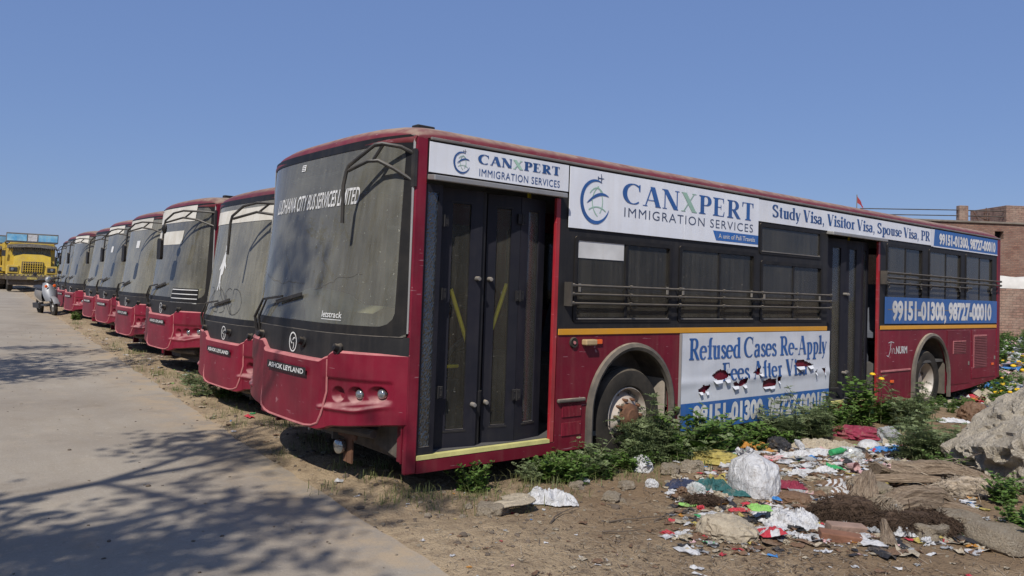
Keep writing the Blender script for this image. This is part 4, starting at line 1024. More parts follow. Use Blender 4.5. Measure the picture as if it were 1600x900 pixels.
# ------------------------------------------------------------ the row
proto = empty('city_bus'); bus_core(proto, True); side_structure(proto, False); wiper(proto)
PX = {2: (341, 545, 4.75), 3: (247, 500, 8.7), 4: (192, 487, 12.1), 5: (160, 474, 15.9), 6: (137, 469, 19.1), 7: (108, 462, 22.8), 8: (95, 458, 26.2), 9: (88, 456, 29.6)}
LABEL = {2: 'maroon bus second in the row, wide white band and small white figure on its windscreen', 3: 'third maroon bus in the row, white upper windscreen and striped black sticker',
         4: 'maroon bus fourth in the row, with a tall white band and a grey oblong mirror', 5: 'fifth maroon bus of the row, with a white band over grey dusty glass', 6: 'sixth maroon bus in the row, glass plain and dusty, tan dust on its roof',
         7: 'seventh maroon bus in the row, its red side post showing beside the scooter', 8: 'eighth maroon bus, only a sliver of its front showing behind the seventh', 9: 'farthest maroon bus, hidden but for its mirror arms over the scooter'}
row = {}
for n_, (u, v, yc) in PX.items():
    d = ray(u, v); t_ = (BUS.y + yc) / d.y; p = Vector((0, 0, EYE)) + d * t_
    loc = Vector((p.x + .56, p.y - HW, p.z - .94))
    o = proto if n_ == 2 else copy_tree(proto)
    o.location = loc; tag(o, LABEL[n_], 'bus', 'derelict buses parked in a row'); row[n_] = o
    o.rotation_euler.z = {2: 0, 3: R(.6), 4: R(-.5), 5: R(.3), 6: R(-.4), 7: R(.5), 8: 0, 9: 0}[n_]
    print('bus', n_, [round(c, 2) for c in loc])
for n_, o in row.items(): mirror_arm(o, {2: 0, 3: 2, 4: 1, 5: 1, 6: 1, 7: 1, 8: 1, 9: 1}[n_])
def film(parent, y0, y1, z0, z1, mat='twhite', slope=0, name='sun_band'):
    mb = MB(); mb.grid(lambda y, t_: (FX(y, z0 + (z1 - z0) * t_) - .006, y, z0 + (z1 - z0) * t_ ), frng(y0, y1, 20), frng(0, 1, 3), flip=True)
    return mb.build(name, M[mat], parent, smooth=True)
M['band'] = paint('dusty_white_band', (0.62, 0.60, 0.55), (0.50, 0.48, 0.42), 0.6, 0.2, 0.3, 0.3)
film(row[2], .35, 2.5, 2.56, 2.74, 'band'); film(row[3], .5, 2.5, 2.60, 2.86, 'band'); film(row[3], .85, 2.5, 2.22, 2.45, 'band')
film(row[4], .55, 2.5, 2.62, 2.85, 'band'); film(row[5], .7, 2.3, 2.66, 2.85, 'band'); film(row[7], .4, 2.4, 2.62, 2.85, 'band')
film(row[3], .18, .82, 1.24, 1.50, 'seal', name='sticker')
for z in (1.26, 1.33, 1.40, 1.47): film(row[3], .19, .81, z, z + .012, 'twhite', name='sticker').location.x = -.003
film(row[4], 1.1, 1.35, 2.25, 2.40, 'twhite', name='sticker'); film(row[4], .98, 1.05, 1.13, 1.2, 'twhite', name='sticker')
film(row[5], 1.3, 1.5, 2.2, 2.35, 'twhite', name='sticker')
mb = MB()
fig = [[(0, 0), (.05, .02), (.04, .12), (.09, .14), (.1, .3), (.07, .42), (.03, .44), (.0, .38), (-.03, .28), (-.02, .12)], [(.02, .44), (.07, .45), (.08, .52), (.04, .55), (.01, .51)], [(.1, .3), (.16, .24), (.15, .2), (.09, .26)], [(-.03, .28), (-.08, .2), (-.06, .18), (-.01, .24)], [(0, 0), (-.02, -.08), (.02, -.08), (.03, 0)], [(.04, .02), (.07, -.07), (.1, -.06), (.06, .04)]]
lay = Lay(lambda u, v, l: (FX(1.75 - u, v) - l, 1.75 - u, v))
for q in fig: lay.poly('twhite', [(a, 1.75 + b) for a, b in q], .006)
lay.build('sticker', row[2])
lay = Lay(lambda u, v, l: (FX(2.1 - u, v) - l, 2.1 - u, v))
for s_ in range(5):
    rr = random.Random(s_ + 40); lay.stroke('seal', [(.1 + s_ * .25 + .16 * math.sin(i * .5 + s_), 1.55 + .16 * math.cos(i * .37 + s_ * 2) + rr.uniform(-.01, .01)) for i in range(16)], .006, .006, .005)
lay.build('finger_mark', row[2])
# ------------------------------------------------------------ more materials
M['ytruck'] = paint('truck_yellow', (0.62, 0.43, 0.02), (0.5, 0.33, 0.02), 0.4, 0.25, 0.7, 0.2)
M['tblueboard'] = paint('truck_blue_board', (0.05, 0.28, 0.52), (0.25, 0.5, 0.65), 0.6, 0.2, 0.3, 0.3)
M['silver'] = paint('scooter_silver', (0.26, 0.27, 0.29), (0.2, 0.21, 0.23), 0.4, 0.1, 0.4, 0.05, metal=0.3)
M['darkplastic'] = flat('dark_plastic', (0.03, 0.03, 0.033), 0.6, 0.2)
def brickmat(name, a, b_, mortar, sc=1.0, wear=0.4):
    mm, t, N, L, b = newmat(name); tc = N.new('ShaderNodeTexCoord'); v = tc.outputs['Object']
    sp = N.new('ShaderNodeSeparateXYZ'); L.new(v, sp.inputs[0]); cb = N.new('ShaderNodeCombineXYZ'); L.new(mth(t, 'ADD', sp.outputs[0], sp.outputs[1]), cb.inputs[0]); L.new(sp.outputs[2], cb.inputs[1])
    nn = N.new('ShaderNodeTexNoise'); nn.inputs['Scale'].default_value = 4; L.new(v, nn.inputs[0])
    ad = N.new('ShaderNodeMixRGB'); ad.blend_type = 'ADD'; ad.inputs[0].default_value = 0.03; L.new(cb.outputs[0], ad.inputs[1]); L.new(nn.outputs['Color'], ad.inputs[2])
    bt = N.new('ShaderNodeTexBrick'); L.new(ad.outputs[0], bt.inputs[0]); bt.inputs['Scale'].default_value = 1.0; bt.inputs['Brick Width'].default_value = .24 * sc; bt.inputs['Row Height'].default_value = .085 * sc; bt.inputs['Mortar Size'].default_value = .011
    bt.inputs['Color1'].default_value = (*a, 1); bt.inputs['Color2'].default_value = (*b_, 1); bt.inputs['Mortar'].default_value = (*mortar, 1); bt.inputs['Bias'].default_value = -.1
    c = mixc(t, mth(t, 'MULTIPLY', nz(t, v, 1.1, 7, 0.65, 0.4, 0.66), wear), bt.outputs[0], (0.30, 0.23, 0.18))
    c = mixc(t, mth(t, 'MULTIPLY', nz(t, v, 3.1, 7, 0.65, 0.52, 0.7), wear * 1.3), c, (0.12, 0.075, 0.06))
    L.new(c, b.inputs['Base Color']); b.inputs['Roughness'].default_value = .95
    bump(t, b, mth(t, 'ADD', mth(t, 'MULTIPLY', bt.outputs['Fac'], -1), nz(t, v, 18, 6, .7, .2, .8)), .7, .03)
    return mm
M['brick'] = brickmat('red_brick', (0.17, 0.075, 0.055), (0.27, 0.145, 0.10), (0.13, 0.10, 0.08))
M['brick2'] = brickmat('pale_brick', (0.20, 0.11, 0.085), (0.32, 0.20, 0.15), (0.12, 0.09, 0.07), 1.3, .8)
M['brickloose'] = flat('loose_brick', (0.30, 0.20, 0.155), .95, .4, 9, bmp=.5)
M['terracotta'] = flat('terracotta', (0.24, 0.11, 0.065), .9, .4, 9, bmp=.4)
M['whitewash'] = flat('whitewash', (0.70, 0.69, 0.66), .9, .2, 3, bmp=.3)
M['cementcap'] = flat('cement_cap', (0.20, 0.17, 0.14), .95, .4, 3, bmp=.4)
M['darkfill'] = flat('painted_dark', (0.01, 0.01, 0.01), 1)  # near-black colour standing in for the shade inside the house
def rockmat(name, c1, c2, c3, scale=6):
    mm, t, N, L, b = newmat(name); v = coords(t)
    c = mixc(t, nz(t, v, scale * .4, 8, .65, .35, .65), c1, c2); c = mixc(t, mth(t, 'MULTIPLY', nz(t, v, scale * 3, 6, .7, .52, .66), .8), c, c3)
    c = mixc(t, mth(t, 'MULTIPLY', nz(t, v, scale * 9, 4, .7, .58, .66), .7), c, tuple(x * .45 for x in c2))
    L.new(c, b.inputs['Base Color']); b.inputs['Roughness'].default_value = .95; b.inputs['Specular IOR Level'].default_value = .15
    bump(t, b, mth(t, 'ADD', nz(t, v, scale * 2, 9, .75, .2, .8), mth(t, 'MULTIPLY', nz(t, v, scale * 9, 4, .7, .3, .7), .5)), 1.0, .035)
    return mm
M['rock'] = rockmat('pale_concrete_lump', (0.60, 0.53, 0.43), (0.46, 0.40, 0.31), (0.70, 0.64, 0.54))
M['stone'] = rockmat('field_stone', (0.44, 0.37, 0.28), (0.32, 0.26, 0.19), (0.52, 0.46, 0.36), 9)
def fibremat(name, a, b_, c_, dirscale):
    mm, t, N, L, b = newmat(name); v = coords(t, dirscale); v0 = coords(t)
    c = mixc(t, nz(t, v, 3, 7, .65, .38, .62), a, b_); c = mixc(t, mth(t, 'MULTIPLY', nz(t, v, 9, 6, .7, .5, .65), .8), c, c_)
    L.new(c, b.inputs['Base Color']); b.inputs['Roughness'].default_value = .9; b.inputs['Specular IOR Level'].default_value = .2
    bump(t, b, nz(t, v, 6, 8, .7, .2, .8), 1.0, .02); return mm
M['palm'] = fibremat('palm_sheath', (0.36, 0.28, 0.20), (0.22, 0.16, 0.11), (0.09, 0.06, 0.04), (1.2, 16, 16))
M['fibre'] = fibremat('palm_fibre', (0.10, 0.065, 0.045), (0.05, 0.032, 0.022), (0.16, 0.11, 0.075), (1.5, 12, 12))
M['strand'] = flat('palm_strand', (0.42, 0.34, 0.25), .85, .5, 20)
def leafmat(name, c1, c2, tr=.3):
    mm, t, N, L, b = newmat(name); v = coords(t); c = mixc(t, nz(t, v, 4, 5, .6, .35, .65), c1, c2)
    oi = N.new('ShaderNodeObjectInfo'); c = mixc(t, mth(t, 'MULTIPLY', oi.outputs['Random'], .35), c, tuple(x * 1.5 for x in c1))
    L.new(c, b.inputs['Base Color']); b.inputs['Roughness'].default_value = .55; b.inputs['Specular IOR Level'].default_value = .3
    tl = N.new('ShaderNodeBsdfTranslucent'); L.new(c, tl.inputs[0]); mx = N.new('ShaderNodeMixShader'); mx.inputs[0].default_value = tr
    L.new(b.outputs[0], mx.inputs[1]); L.new(tl.outputs[0], mx.inputs[2]); L.new(mx.outputs[0], N['Material Output'].inputs[0]); return mm
M['leafA'] = leafmat('feathery_leaf', (0.14, 0.185, 0.08), (0.21, 0.25, 0.125))
M['leafB'] = leafmat('broad_leaf', (0.07, 0.13, 0.028), (0.13, 0.21, 0.045))
M['leafC'] = leafmat('grass_leaf', (0.10, 0.14, 0.04), (0.22, 0.20, 0.09))
M['leafD'] = leafmat('dark_leaf', (0.03, 0.055, 0.02), (0.045, 0.08, 0.025))
M['stem'] = flat('plant_stem', (0.10, 0.11, 0.04), .7, .4)
M['bark'] = flat('bark', (0.13, 0.10, 0.075), .95, .4, 6, bmp=.6)
M['petal'] = flat('yellow_petal', (0.80, 0.50, 0.01), .6, .2)
def soft(name, c, rough=.55, tr=0.0, vary=.25, sc=6):
    mm, t, N, L, b = newmat(name); v = coords(t); bump(t, b, mth(t, 'ADD', nz(t, v, 14, 7, .65, .2, .8, 2.5), nz(t, coords(t, (26, 26, 5)), 1.2, 4, .6, .3, .7, 1.0)), .7, .014)
    col_ = mixc(t, nz(t, v, sc, 6, .6, .4, .7), c, tuple(x * (1 - vary) for x in c)); col_ = mixc(t, mth(t, 'MULTIPLY', nz(t, v, sc * 2.5, 5, .6, .52, .72), .55), col_, (0.25, 0.19, 0.13))
    L.new(col_, b.inputs['Base Color']); b.inputs['Roughness'].default_value = rough
    if tr:
        tl = N.new('ShaderNodeBsdfTranslucent'); L.new(col_, tl.inputs[0]); mx = N.new('ShaderNodeMixShader'); mx.inputs[0].default_value = tr
        L.new(b.outputs[0], mx.inputs[1]); L.new(tl.outputs[0], mx.inputs[2]); L.new(mx.outputs[0], N['Material Output'].inputs[0])
    return mm
for k, c in dict(lw=(0.74, 0.74, 0.75), lgrey=(0.42, 0.43, 0.44), lbeige=(0.40, 0.34, 0.25), lyel=(0.55, 0.45, 0.13), lor=(0.45, 0.20, 0.03), lblk=(0.02, 0.02, 0.025), lgrn=(0.03, 0.30, 0.10), lteal=(0.02, 0.11, 0.11), lnavy=(0.025, 0.035, 0.08),
                 lred=(0.48, 0.03, 0.05), lmar=(0.24, 0.02, 0.05), lblue=(0.04, 0.22, 0.55), lbrn=(0.16, 0.09, 0.05), lpink=(0.6, 0.38, 0.38), lime=(0.25, 0.5, 0.12), lflow=(0.85, 0.55, 0.02)).items():
    M[k] = soft('litter_' + k, c, .45 if k in ('lw', 'lgrey') else .7, .25 if k in ('lw', 'lgrey', 'lyel') else 0)
def clearmat():
    mm, t, N, L, b = newmat('clear_plastic'); b.inputs['Base Color'].default_value = (.8, .82, .8, 1); b.inputs['Roughness'].default_value = .15
    tr = N.new('ShaderNodeBsdfTransparent'); tr.inputs[0].default_value = (.9, .9, .9, 1); mx = N.new('ShaderNodeMixShader'); mx.inputs[0].default_value = .35
    L.new(tr.outputs[0], mx.inputs[1]); L.new(b.outputs[0], mx.inputs[2]); L.new(mx.outputs[0], N['Material Output'].inputs[0]); return mm
M['clear'] = clearmat()

# ------------------------------------------------------------ brick walls and house on the right
def facing(loc): return math.atan2(-loc.x, loc.y)      # local -Y looks at the camera
bl = W(1600, 505, 32); bl.z = gbase(bl.x, bl.y) - .02
RZ = YAW - math.pi / 2 + R(2)
def TR(rz, loc): return Matrix.Translation(loc) @ Matrix.Rotation(rz, 4, 'Z')
base_r = TR(RZ, bl)
wall = empty('brick_wall', bl, RZ); tag(wall, 'rough brick boundary wall at right behind the bus, its top strip whitewashed', 'wall')
mb = MB(); mb.box(-6, 12, 0, .28, -.4, 2.3); mb.build('brickwork', M['brick2'], wall, bevel=.01)
mb = MB(); mb.grid(lambda u, v: (u, -.02 - .03 * noise.noise((u, v * 3, 0)), 2.3 + v * (.50 + .05 * noise.noise((u * 1.3, 0, 0)))), frng(-6.02, 12.02, 60), frng(0, 1, 4)); mb.grid(lambda u, v: (u, -.02 + .32 * v, 2.80 + .05 * noise.noise((u * 1.3, 0, 0))), frng(-6.02, 12.02, 60), [0, 1]); mb.box(-6, 12, .0, .27, 2.3, 2.72); mb.build('whitewashed_top', M['whitewash'], wall, smooth=True)
hl = W(1600, 475, 40); hl.z = 0.8
house = empty('brick_house', hl, RZ); tag(house, 'unfinished brick house with small black window and pillars on its flat roof', 'building')
K = 40 / F_PX
mb = MB(); H1 = (475 - 350) * K + .9
mb.plate([(-6.2, 0), (9, 0), (9, H1), (-6.2, H1)], [rect(-1.58, (475 - 374) * K + .9, -1.12, (475 - 361.5) * K + .9)], lambda u, v, t_: (u, t_, v), .3); mb.box(-6.2, -5.9, .3, 8, 0, H1); mb.box(8.7, 9, .3, 8, 0, H1); mb.box(-6.2, 9, .3, 8, H1 - .2, H1 - .003)
mb.build('wall', M['brick'], house, bevel=.01)
mb = MB(); mb.box(-1.6, -1.1, .32, .5, 3.9, 4.8); mb.build('window_dark_block', M['darkfill'], house)  # solid black block behind the window hole, interior darkness put in as colour
mb = MB(); mb.box(-6.3, 9.1, -.09, .39, H1, H1 + .1); mb.build('roof_ledge', M['cementcap'], house, bevel=.02)
for x0, x1, h in ((-3.45, -2.98, .78), (-1.0 + .02, 4.2, .88)):
    mb = MB(); mb.box(x0, x1, 0, .3 if x1 - x0 < 1 else 3.0, H1 + .1, H1 + .1 + h); mb.build('roof_pillar', M['brick2'], house, bevel=.02)
mb = MB()
for z in (.36, .65): mb.tube([(-8.6, .15, H1 + z - .12), (-3.45, .15, H1 + z)], .028, 6); mb.tube([(-2.98, .15, H1 + z), (-1.0, .15, H1 + z + .03)], .028, 6)
mb.build('roof_railing', M['tubeblack'], house)
for a, b in (((-2.4, .5, H1 + .65), (-2.1, .5, H1 + .1)), ((-2.3, .4, H1 + .42), (-1.5, .4, H1 + .1)), ((-1.95, .3, H1 + .1), (-1.95, .3, H1 + .62)), ((-1.7, .3, H1 + .1), (-1.7, .3, H1 + .60)), ((-1.85, .3, H1 + .1), (-1.85, .3, H1 + .84))):
    mb = MB(); mb.tube([a, b], .022, 5); mb.build('iron_rod', M['rust'], house)
# ------------------------------------------------------------ yellow truck
def truck(loc, rz, name='truck', label=''):
    t_ = empty(name, loc, rz); tag(t_, label, 'truck')
    B = lambda n_, m_, mb, **k: mb.build(n_, M[m_], k.pop('parent', t_), **k)
    mb = MB(); mb.plate([(-.70, .92), (.70, .92), (.86, 1.2), (.84, 1.9), (.45, 2.02), (-.45, 2.02), (-.84, 1.9), (-.86, 1.2)], [], lambda u, v, w_: (u, -.95 + w_ + .10 * (v - .9), v), 1.0); B('bonnet', 'ytruck', mb, bevel=.07)
    mb = MB(); mb.plate([(-1.12, .9), (1.12, .9), (1.14, 1.7), (1.05, 2.62), (-1.05, 2.62), (-1.14, 1.7)], [[(-.92, 1.98), (.92, 1.98), (.86, 2.42), (-.86, 2.42)]], lambda u, v, w_: (u, -.02 + w_ + .05 * (v - 1), v), .1); mb.box(-1.12, -1.02, .08, 1.6, .9, 2.6); mb.box(1.02, 1.12, .08, 1.6, .9, 2.6); mb.box(-1.12, 1.12, 1.55, 1.65, .9, 2.6); mb.box(-1.06, 1.06, .05, 1.6, 2.58, 2.66); cab = B('cab', 'ytruck', mb, bevel=.03)
    mb = MB(); mb.plate([(-.94, 1.96), (.94, 1.96), (.88, 2.44), (-.88, 2.44)], [], lambda u, v, w_: (u, .02 + w_ + .05 * (v - 1), v), .02); B('windscreen', 'wind_far', mb, parent=cab)
    mb = MB(); mb.grid(lambda u, v: (u, -.30 - .1 * (1 - (u / 1.15) ** 2) + .36 * v, 2.42 + .20 * v - .10 * (u / 1.15) ** 2), frng(-1.18, 1.18, 14), frng(0, 1, 3)); 
    for i in range(24): x = -1.12 + i * .097; mb.box(x, x + .05, -.34, -.32, 2.28 - .0, 2.40)
    B('sun_visor', 'black', mb)
    mb = MB(); mb.plate([(-.52, 1.02), (.52, 1.02), (.50, 1.62), (-.50, 1.62)], [], lambda u, v, w_: (u, -1.0 + w_ + .10 * (v - .9), v), .06); g_ = B('radiator_grille', 'chassis', mb, bevel=.01)
    mb = MB()
    for i in range(9): x = -.44 + i * .11; mb.box(x - .012, x + .012, -1.03, -.985, 1.05, 1.60)
    for i in range(4): mb.box(-.48, .48, -1.02, -.99, 1.12 + i * .13, 1.14 + i * .13)
    B('grille_bars', 'ytruck', mb, parent=g_)
    for s_ in (-1, 1):
        mb = MB(); mb.grid(lambda u, v: (s_ * (.62 + .56 * v), -.95 + .0 + 1.1 * u, 1.42 - .42 * abs(1 - u) ** 4 - .08 * v ** 3), frng(0, 1, 8), frng(0, 1, 5)); mb.box(s_ * .9 - .27, s_ * .9 + .27, -.97, -.5, .95, 1.40); f_ = B('mudguard', 'ytruck', mb, bevel=.03)
        mb = MB(); mb.box(s_ * .88 - .19, s_ * .88 + .19, -.995, -.96, 1.06, 1.30); hb = B('headlight_bezel', 'darkplastic', mb, bevel=.02)
        mb = MB(); mb.lathe([(0, .03), (.07, .02), (.085, 0), (.09, -.02)], (s_ * .92, -1.0, 1.18), (0, -1, 0), 16); B('headlight', 'lens', mb, smooth=True, parent=hb)
        mb = MB(); mb.lathe([(.2, -.12), (.40, -.14), (.5, -.09), (.51, 0), (.5, .09), (.40, .14), (.2, .12), (.2, -.12)], (s_ * .98, -.35, .5), (1, 0, 0), 24); B('tyre', 'rubber', mb, smooth=True)
        for w_ in (0, .3):
            mb = MB(); mb.lathe([(.2, -.12), (.40, -.14), (.5, -.09), (.51, 0), (.5, .09), (.40, .14), (.2, .12), (.2, -.12)], (s_ * (1.05 - w_), 4.2, .5), (1, 0, 0), 24); B('tyre', 'rubber', mb, smooth=True)
        mb = MB(); mb.tube([(s_ * 1.1, 0, 2.35), (s_ * 1.32, -.1, 2.3), (s_ * 1.32, -.1, 2.0)], .015, 6); mb.box(s_ * 1.32 - .09, s_ * 1.32 + .09, -.14, -.10, 1.88, 2.2); B('wing_mirror', 'darkplastic', mb)
    mb = MB(); mb.box(-1.22, 1.22, -1.2, -1.05, .62, .92); mb.box(-1.1, 1.1, -1.0, -.6, .34, .62)
    bm_ = B('bumper', 'chassis', mb, bevel=.02)
    mb = MB()
    for i in range(12): mb.box(-1.15 + i * .2, -1.05 + i * .2, -1.21, -1.2, .84, .90)
    mb.box(-.25, .25, -1.215, -1.2, .66, .78); B('plate', 'lyel', mb, parent=bm_)
    mb = MB(); mb.box(-.45, .45, -.2, 6.5, .7, .9); B('chassis', 'chassis', mb)
    mb = MB(); mb.box(-1.22, 1.22, 1.75, 6.8, 1.05, 1.2); mb.box(-1.22, -1.15, 1.75, 6.8, 1.2, 2.7); mb.box(1.15, 1.22, 1.75, 6.8, 1.2, 2.7); mb.box(-1.15, 1.15, 1.75, 1.83, 1.2, 2.66); mb.box(-1.15, 1.15, 6.7, 6.8, 1.2, 2.7); B('cargo_bed', 'ytruck', mb, bevel=.01)
    mb = MB(); mb.box(-1.24, 1.24, 0.1, .18, 2.68, 3.2); mb.box(-1.24, 1.24, .18, 1.75, 2.68, 2.74); hb = B('headboard', 'rail', mb, bevel=.01)
    for x0, x1, m_ in ((-1.20, -.28, 'tblueboard'), (.28, 1.20, 'tblueboard'), (-.22, .22, 'lw')):
        mb = MB(); mb.box(x0, x1, .08, .095, 2.76, 3.12); B('painted_panel', m_, mb, parent=hb)
    return t_
tl = W(46, 462, 43); tl.z = ground(tl.x, tl.y)
truck(tl, facing(tl) + R(4), 'truck', 'dusty yellow truck with a blue painted headboard over its cab, facing the camera')
t2 = W(-34, 462, 45); t2.z = ground(t2.x, t2.y)
truck(t2, facing(t2) + R(8), 'truck', 'yellow truck cut off by the left edge, beside the truck with blue headboard')
# ------------------------------------------------------------ scooter
def scooter(loc, rz):
    s_ = empty('scooter', loc, rz); tag(s_, 'silver grey scooter on its stand at the end of the bus row', 'scooter'); s_.rotation_euler = (R(7), 0, rz)
    B = lambda n_, m_, mb, **k: mb.build(n_, M[m_], k.pop('parent', s_), **k)
    for x, nm in ((.62, 'front_wheel'), (-.62, 'rear_wheel')):
        mb = MB(); mb.lathe([(.13, -.04), (.20, -.05), (.245, -.035), (.255, 0), (.245, .035), (.20, .05), (.13, .04), (.13, -.04)], (x, 0, .255), (0, 1, 0), 28); w_ = B(nm, 'rubber', mb, smooth=True)
        mb = MB(); mb.lathe([(0, -.05), (.05, -.045), (.06, -.02), (.135, -.02), (.135, .02), (.06, .02), (.05, .045), (0, .05)], (x, 0, .255), (0, 1, 0), 20); B('rim', 'alu', mb, smooth=True, parent=w_)
    # leg shield
    mb = MB(); mb.grid(lambda u, v: (.50 + .13 * (1 - abs(v) ** 2) - .22 * (u ** 1.3) - .02, v * (.11 + .085 * math.sin(math.pi * min(1, u * .8 + .15))), .42 + .52 * u), frng(0, 1, 10), frng(-1, 1, 12)); mb.grid(lambda u, v: (.44 + .10 * (1 - abs(v) ** 2) - .22 * (u ** 1.3) - .02, v * (.10 + .085 * math.sin(math.pi * min(1, u * .8 + .15))), .42 + .52 * u), frng(0, 1, 10), frng(-1, 1, 12), flip=True); ls_ = B('leg_shield', 'silver', mb, smooth=True); mb = MB(); mb.grid(lambda u, v: (.52 + .13 * (1 - abs(v) ** 2) - .22 * (u ** 1.3) - .015, v * .045, .46 + .30 * u), frng(0, 1, 6), frng(-1, 1, 4)); B('front_grille', 'darkplastic', mb, parent=ls_)
    for sg in (-1, 1): mb = MB(); mb.lathe([(0, .02), (.035, .015), (.045, 0)], (.47, sg * .11, .84), (1, 0, 0), 12); B('indicator', 'amber', mb, parent=ls_)
    mb = MB(); mb.tube([(.62, .0, .27), (.54, 0, .5), (.36, 0, .96)], .025, 8); mb.tube([(.62, -.07, .27), (.55, -.07, .46)], .018, 6); mb.tube([(.62, .07, .27), (.55, .07, .46)], .018, 6); B('fork', 'darkplastic', mb)
    mb = MB(); mb.grid(lambda u, v: (.62 + .30 * math.cos(R(20 + 125 * u)), v * .075, .26 + (.30 - .03 * abs(v) ** 2) * math.sin(R(20 + 125 * u))), frng(0, 1, 10), frng(-1, 1, 6)); B('front_mudguard', 'silver', mb, smooth=True)
    mb = MB(); mb.lathe([(0, .07), (.05, .065), (.085, .04), (.10, 0), (.08, -.05), (0, -.08)], (.38, 0, 1.02), (1, 0, .4), 18); hc = B('headlamp_cowl', 'silver', mb, smooth=True)
    mb = MB(); mb.lathe([(0, .085), (.045, .08), (.06, .055)], (.385, 0, 1.02), (1, 0, .2), 16); B('headlight', 'lens', mb, smooth=True, parent=hc)
    mb = MB(); mb.tube([(.34, -.06, 1.02), (.32, -.2, 1.04), (.24, -.34, 1.02)], .016, 8); mb.tube([(.34, .06, 1.02), (.32, .2, 1.04), (.24, .34, 1.02)], .016, 8); B('handlebar', 'darkplastic', mb, smooth=True)
    for y in (-.26, .26): mb = MB(); mb.tube([(.30, y, 1.03), (.30, y * 1.2, 1.16)], .007, 6); mb.lathe([(0, -.01), (.05, -.008), (.055, .008), (0, .012)], (.30, y * 1.25, 1.2), (-1, 0, 0), 14); B('mirror', 'darkplastic', mb)
    mb = MB(); mb.box(-.05, .42, -.15, .15, .27, .33); B('footboard', 'darkplastic', mb, bevel=.02)
    mb = MB(); mb.grid(lambda u, v: (-.02 - .78 * u, (.115 + .02 * math.sin(u * 3)) * math.cos(v * math.pi) * (1 - .35 * u ** 3), .52 + .06 * u + (.24 - .08 * u) * math.sin(v * math.pi)), frng(0, 1, 10), frng(-.15, 1.15, 12)); mb.grid(lambda u, v: (-.02 - .78 * u, (.165 * (1 - .4 * u ** 3)) * v, .38 + .20 * u), frng(0, 1, 8), [-1, 1]); B('body', 'rail', mb, smooth=True)
    mb = MB(); mb.grid(lambda u, v: (.0 - .72 * u, .13 * math.cos(v * math.pi), .755 + .05 * u + .045 * math.sin(v * math.pi)), frng(0, 1, 8), frng(0, 1, 8)); B('seat', 'darkplastic', mb, smooth=True)
    mb = MB(); mb.tube([(-.1, .12, .28), (-.08, .2, .02)], .012, 6); mb.box(-.75, -.2, -.16, -.08, .2, .34); B('stand', 'darkplastic', mb)
    return s_
sc_ = on_ground(74, 492); sc_.z += .0
scooter(sc_, math.atan2(-sc_.y, -sc_.x) + R(16)).scale = (1.2, 1.15, 1.2)

# ------------------------------------------------------------ crumpled things
def icos(sub):
    import bmesh
    bm = bmesh.new(); bmesh.ops.create_icosphere(bm, subdivisions=sub, radius=1); vs = [v.co.copy() for v in bm.verts]; fs = [tuple(v.index for v in f.verts) for f in bm.faces]; bm.free(); return vs, fs
ICO = {k: icos(k) for k in (2, 3, 4, 5, 6)}
def lump(seed, sx, sy, sz, amp=.35, freq=1.6, sub=4, ridged=True, base=-.25, boxy=0):
    vs, fs = ICO[sub]; out = []; o_ = Vector((seed * 7.3, seed * 3.1, seed * 1.7))
    for v in vs:
        p = v * freq + o_
        n = noise.noise(p) + .5 * noise.noise(p * 2.1) + (.3 * noise.noise(p * 4.3) if sub > 3 else 0) + (.15 * noise.noise(p * 9) if sub > 4 else 0)
        if sub > 5: n += .07 * noise.noise(p * 19) + .045 * noise.noise(p * 38) + .03 * noise.noise(p * 70)
        if ridged:
            w1 = p + Vector((noise.noise(p * 1.3), noise.noise(p * 1.3 + Vector((9, 0, 0))), 0)) * .8
            n = .55 - 1.1 * abs(noise.noise(w1)) - .7 * abs(noise.noise(w1 * 2.3)) - .4 * abs(noise.noise(w1 * 5)) - .2 * abs(noise.noise(w1 * 10)) + (.05 * noise.noise(p * 19) + .06 * noise.noise(p * 38) + .04 * noise.noise(p * 70) if sub > 5 else 0)
        q = v.copy()
        if boxy:
            mxx = max(abs(q.x), abs(q.y), abs(q.z)); q = q.lerp(q / mxx * .85, boxy)
        q = q * (1 + amp * n)
        z = q.z * sz
        if z < base * sz: z = base * sz + (z - base * sz) * .12
        out.append((q.x * sx, q.y * sy, z))
    return out, fs
def item(name, label, cat, mat, u, v, size, seed, amp=.4, freq=1.8, sub=4, smooth=False, sink=.0, rz=None, group=None, boxy=0, ridged=True, tilt=(0, 0)):
    p = on_ground(u, v); mb = MB(); mb.add(*lump(seed, size[0], size[1], size[2], amp, freq, sub, ridged, boxy=boxy))
    o = mb.build(name, M[mat], smooth=smooth); o.location = p + Vector((0, 0, size[2] * .22 - sink)); o.rotation_euler = (R(tilt[0]), R(tilt[1]), (seed * 1.3) if rz is None else rz)
    return tag(o, label, cat, group)
CAMRZ = YAW - math.pi / 2
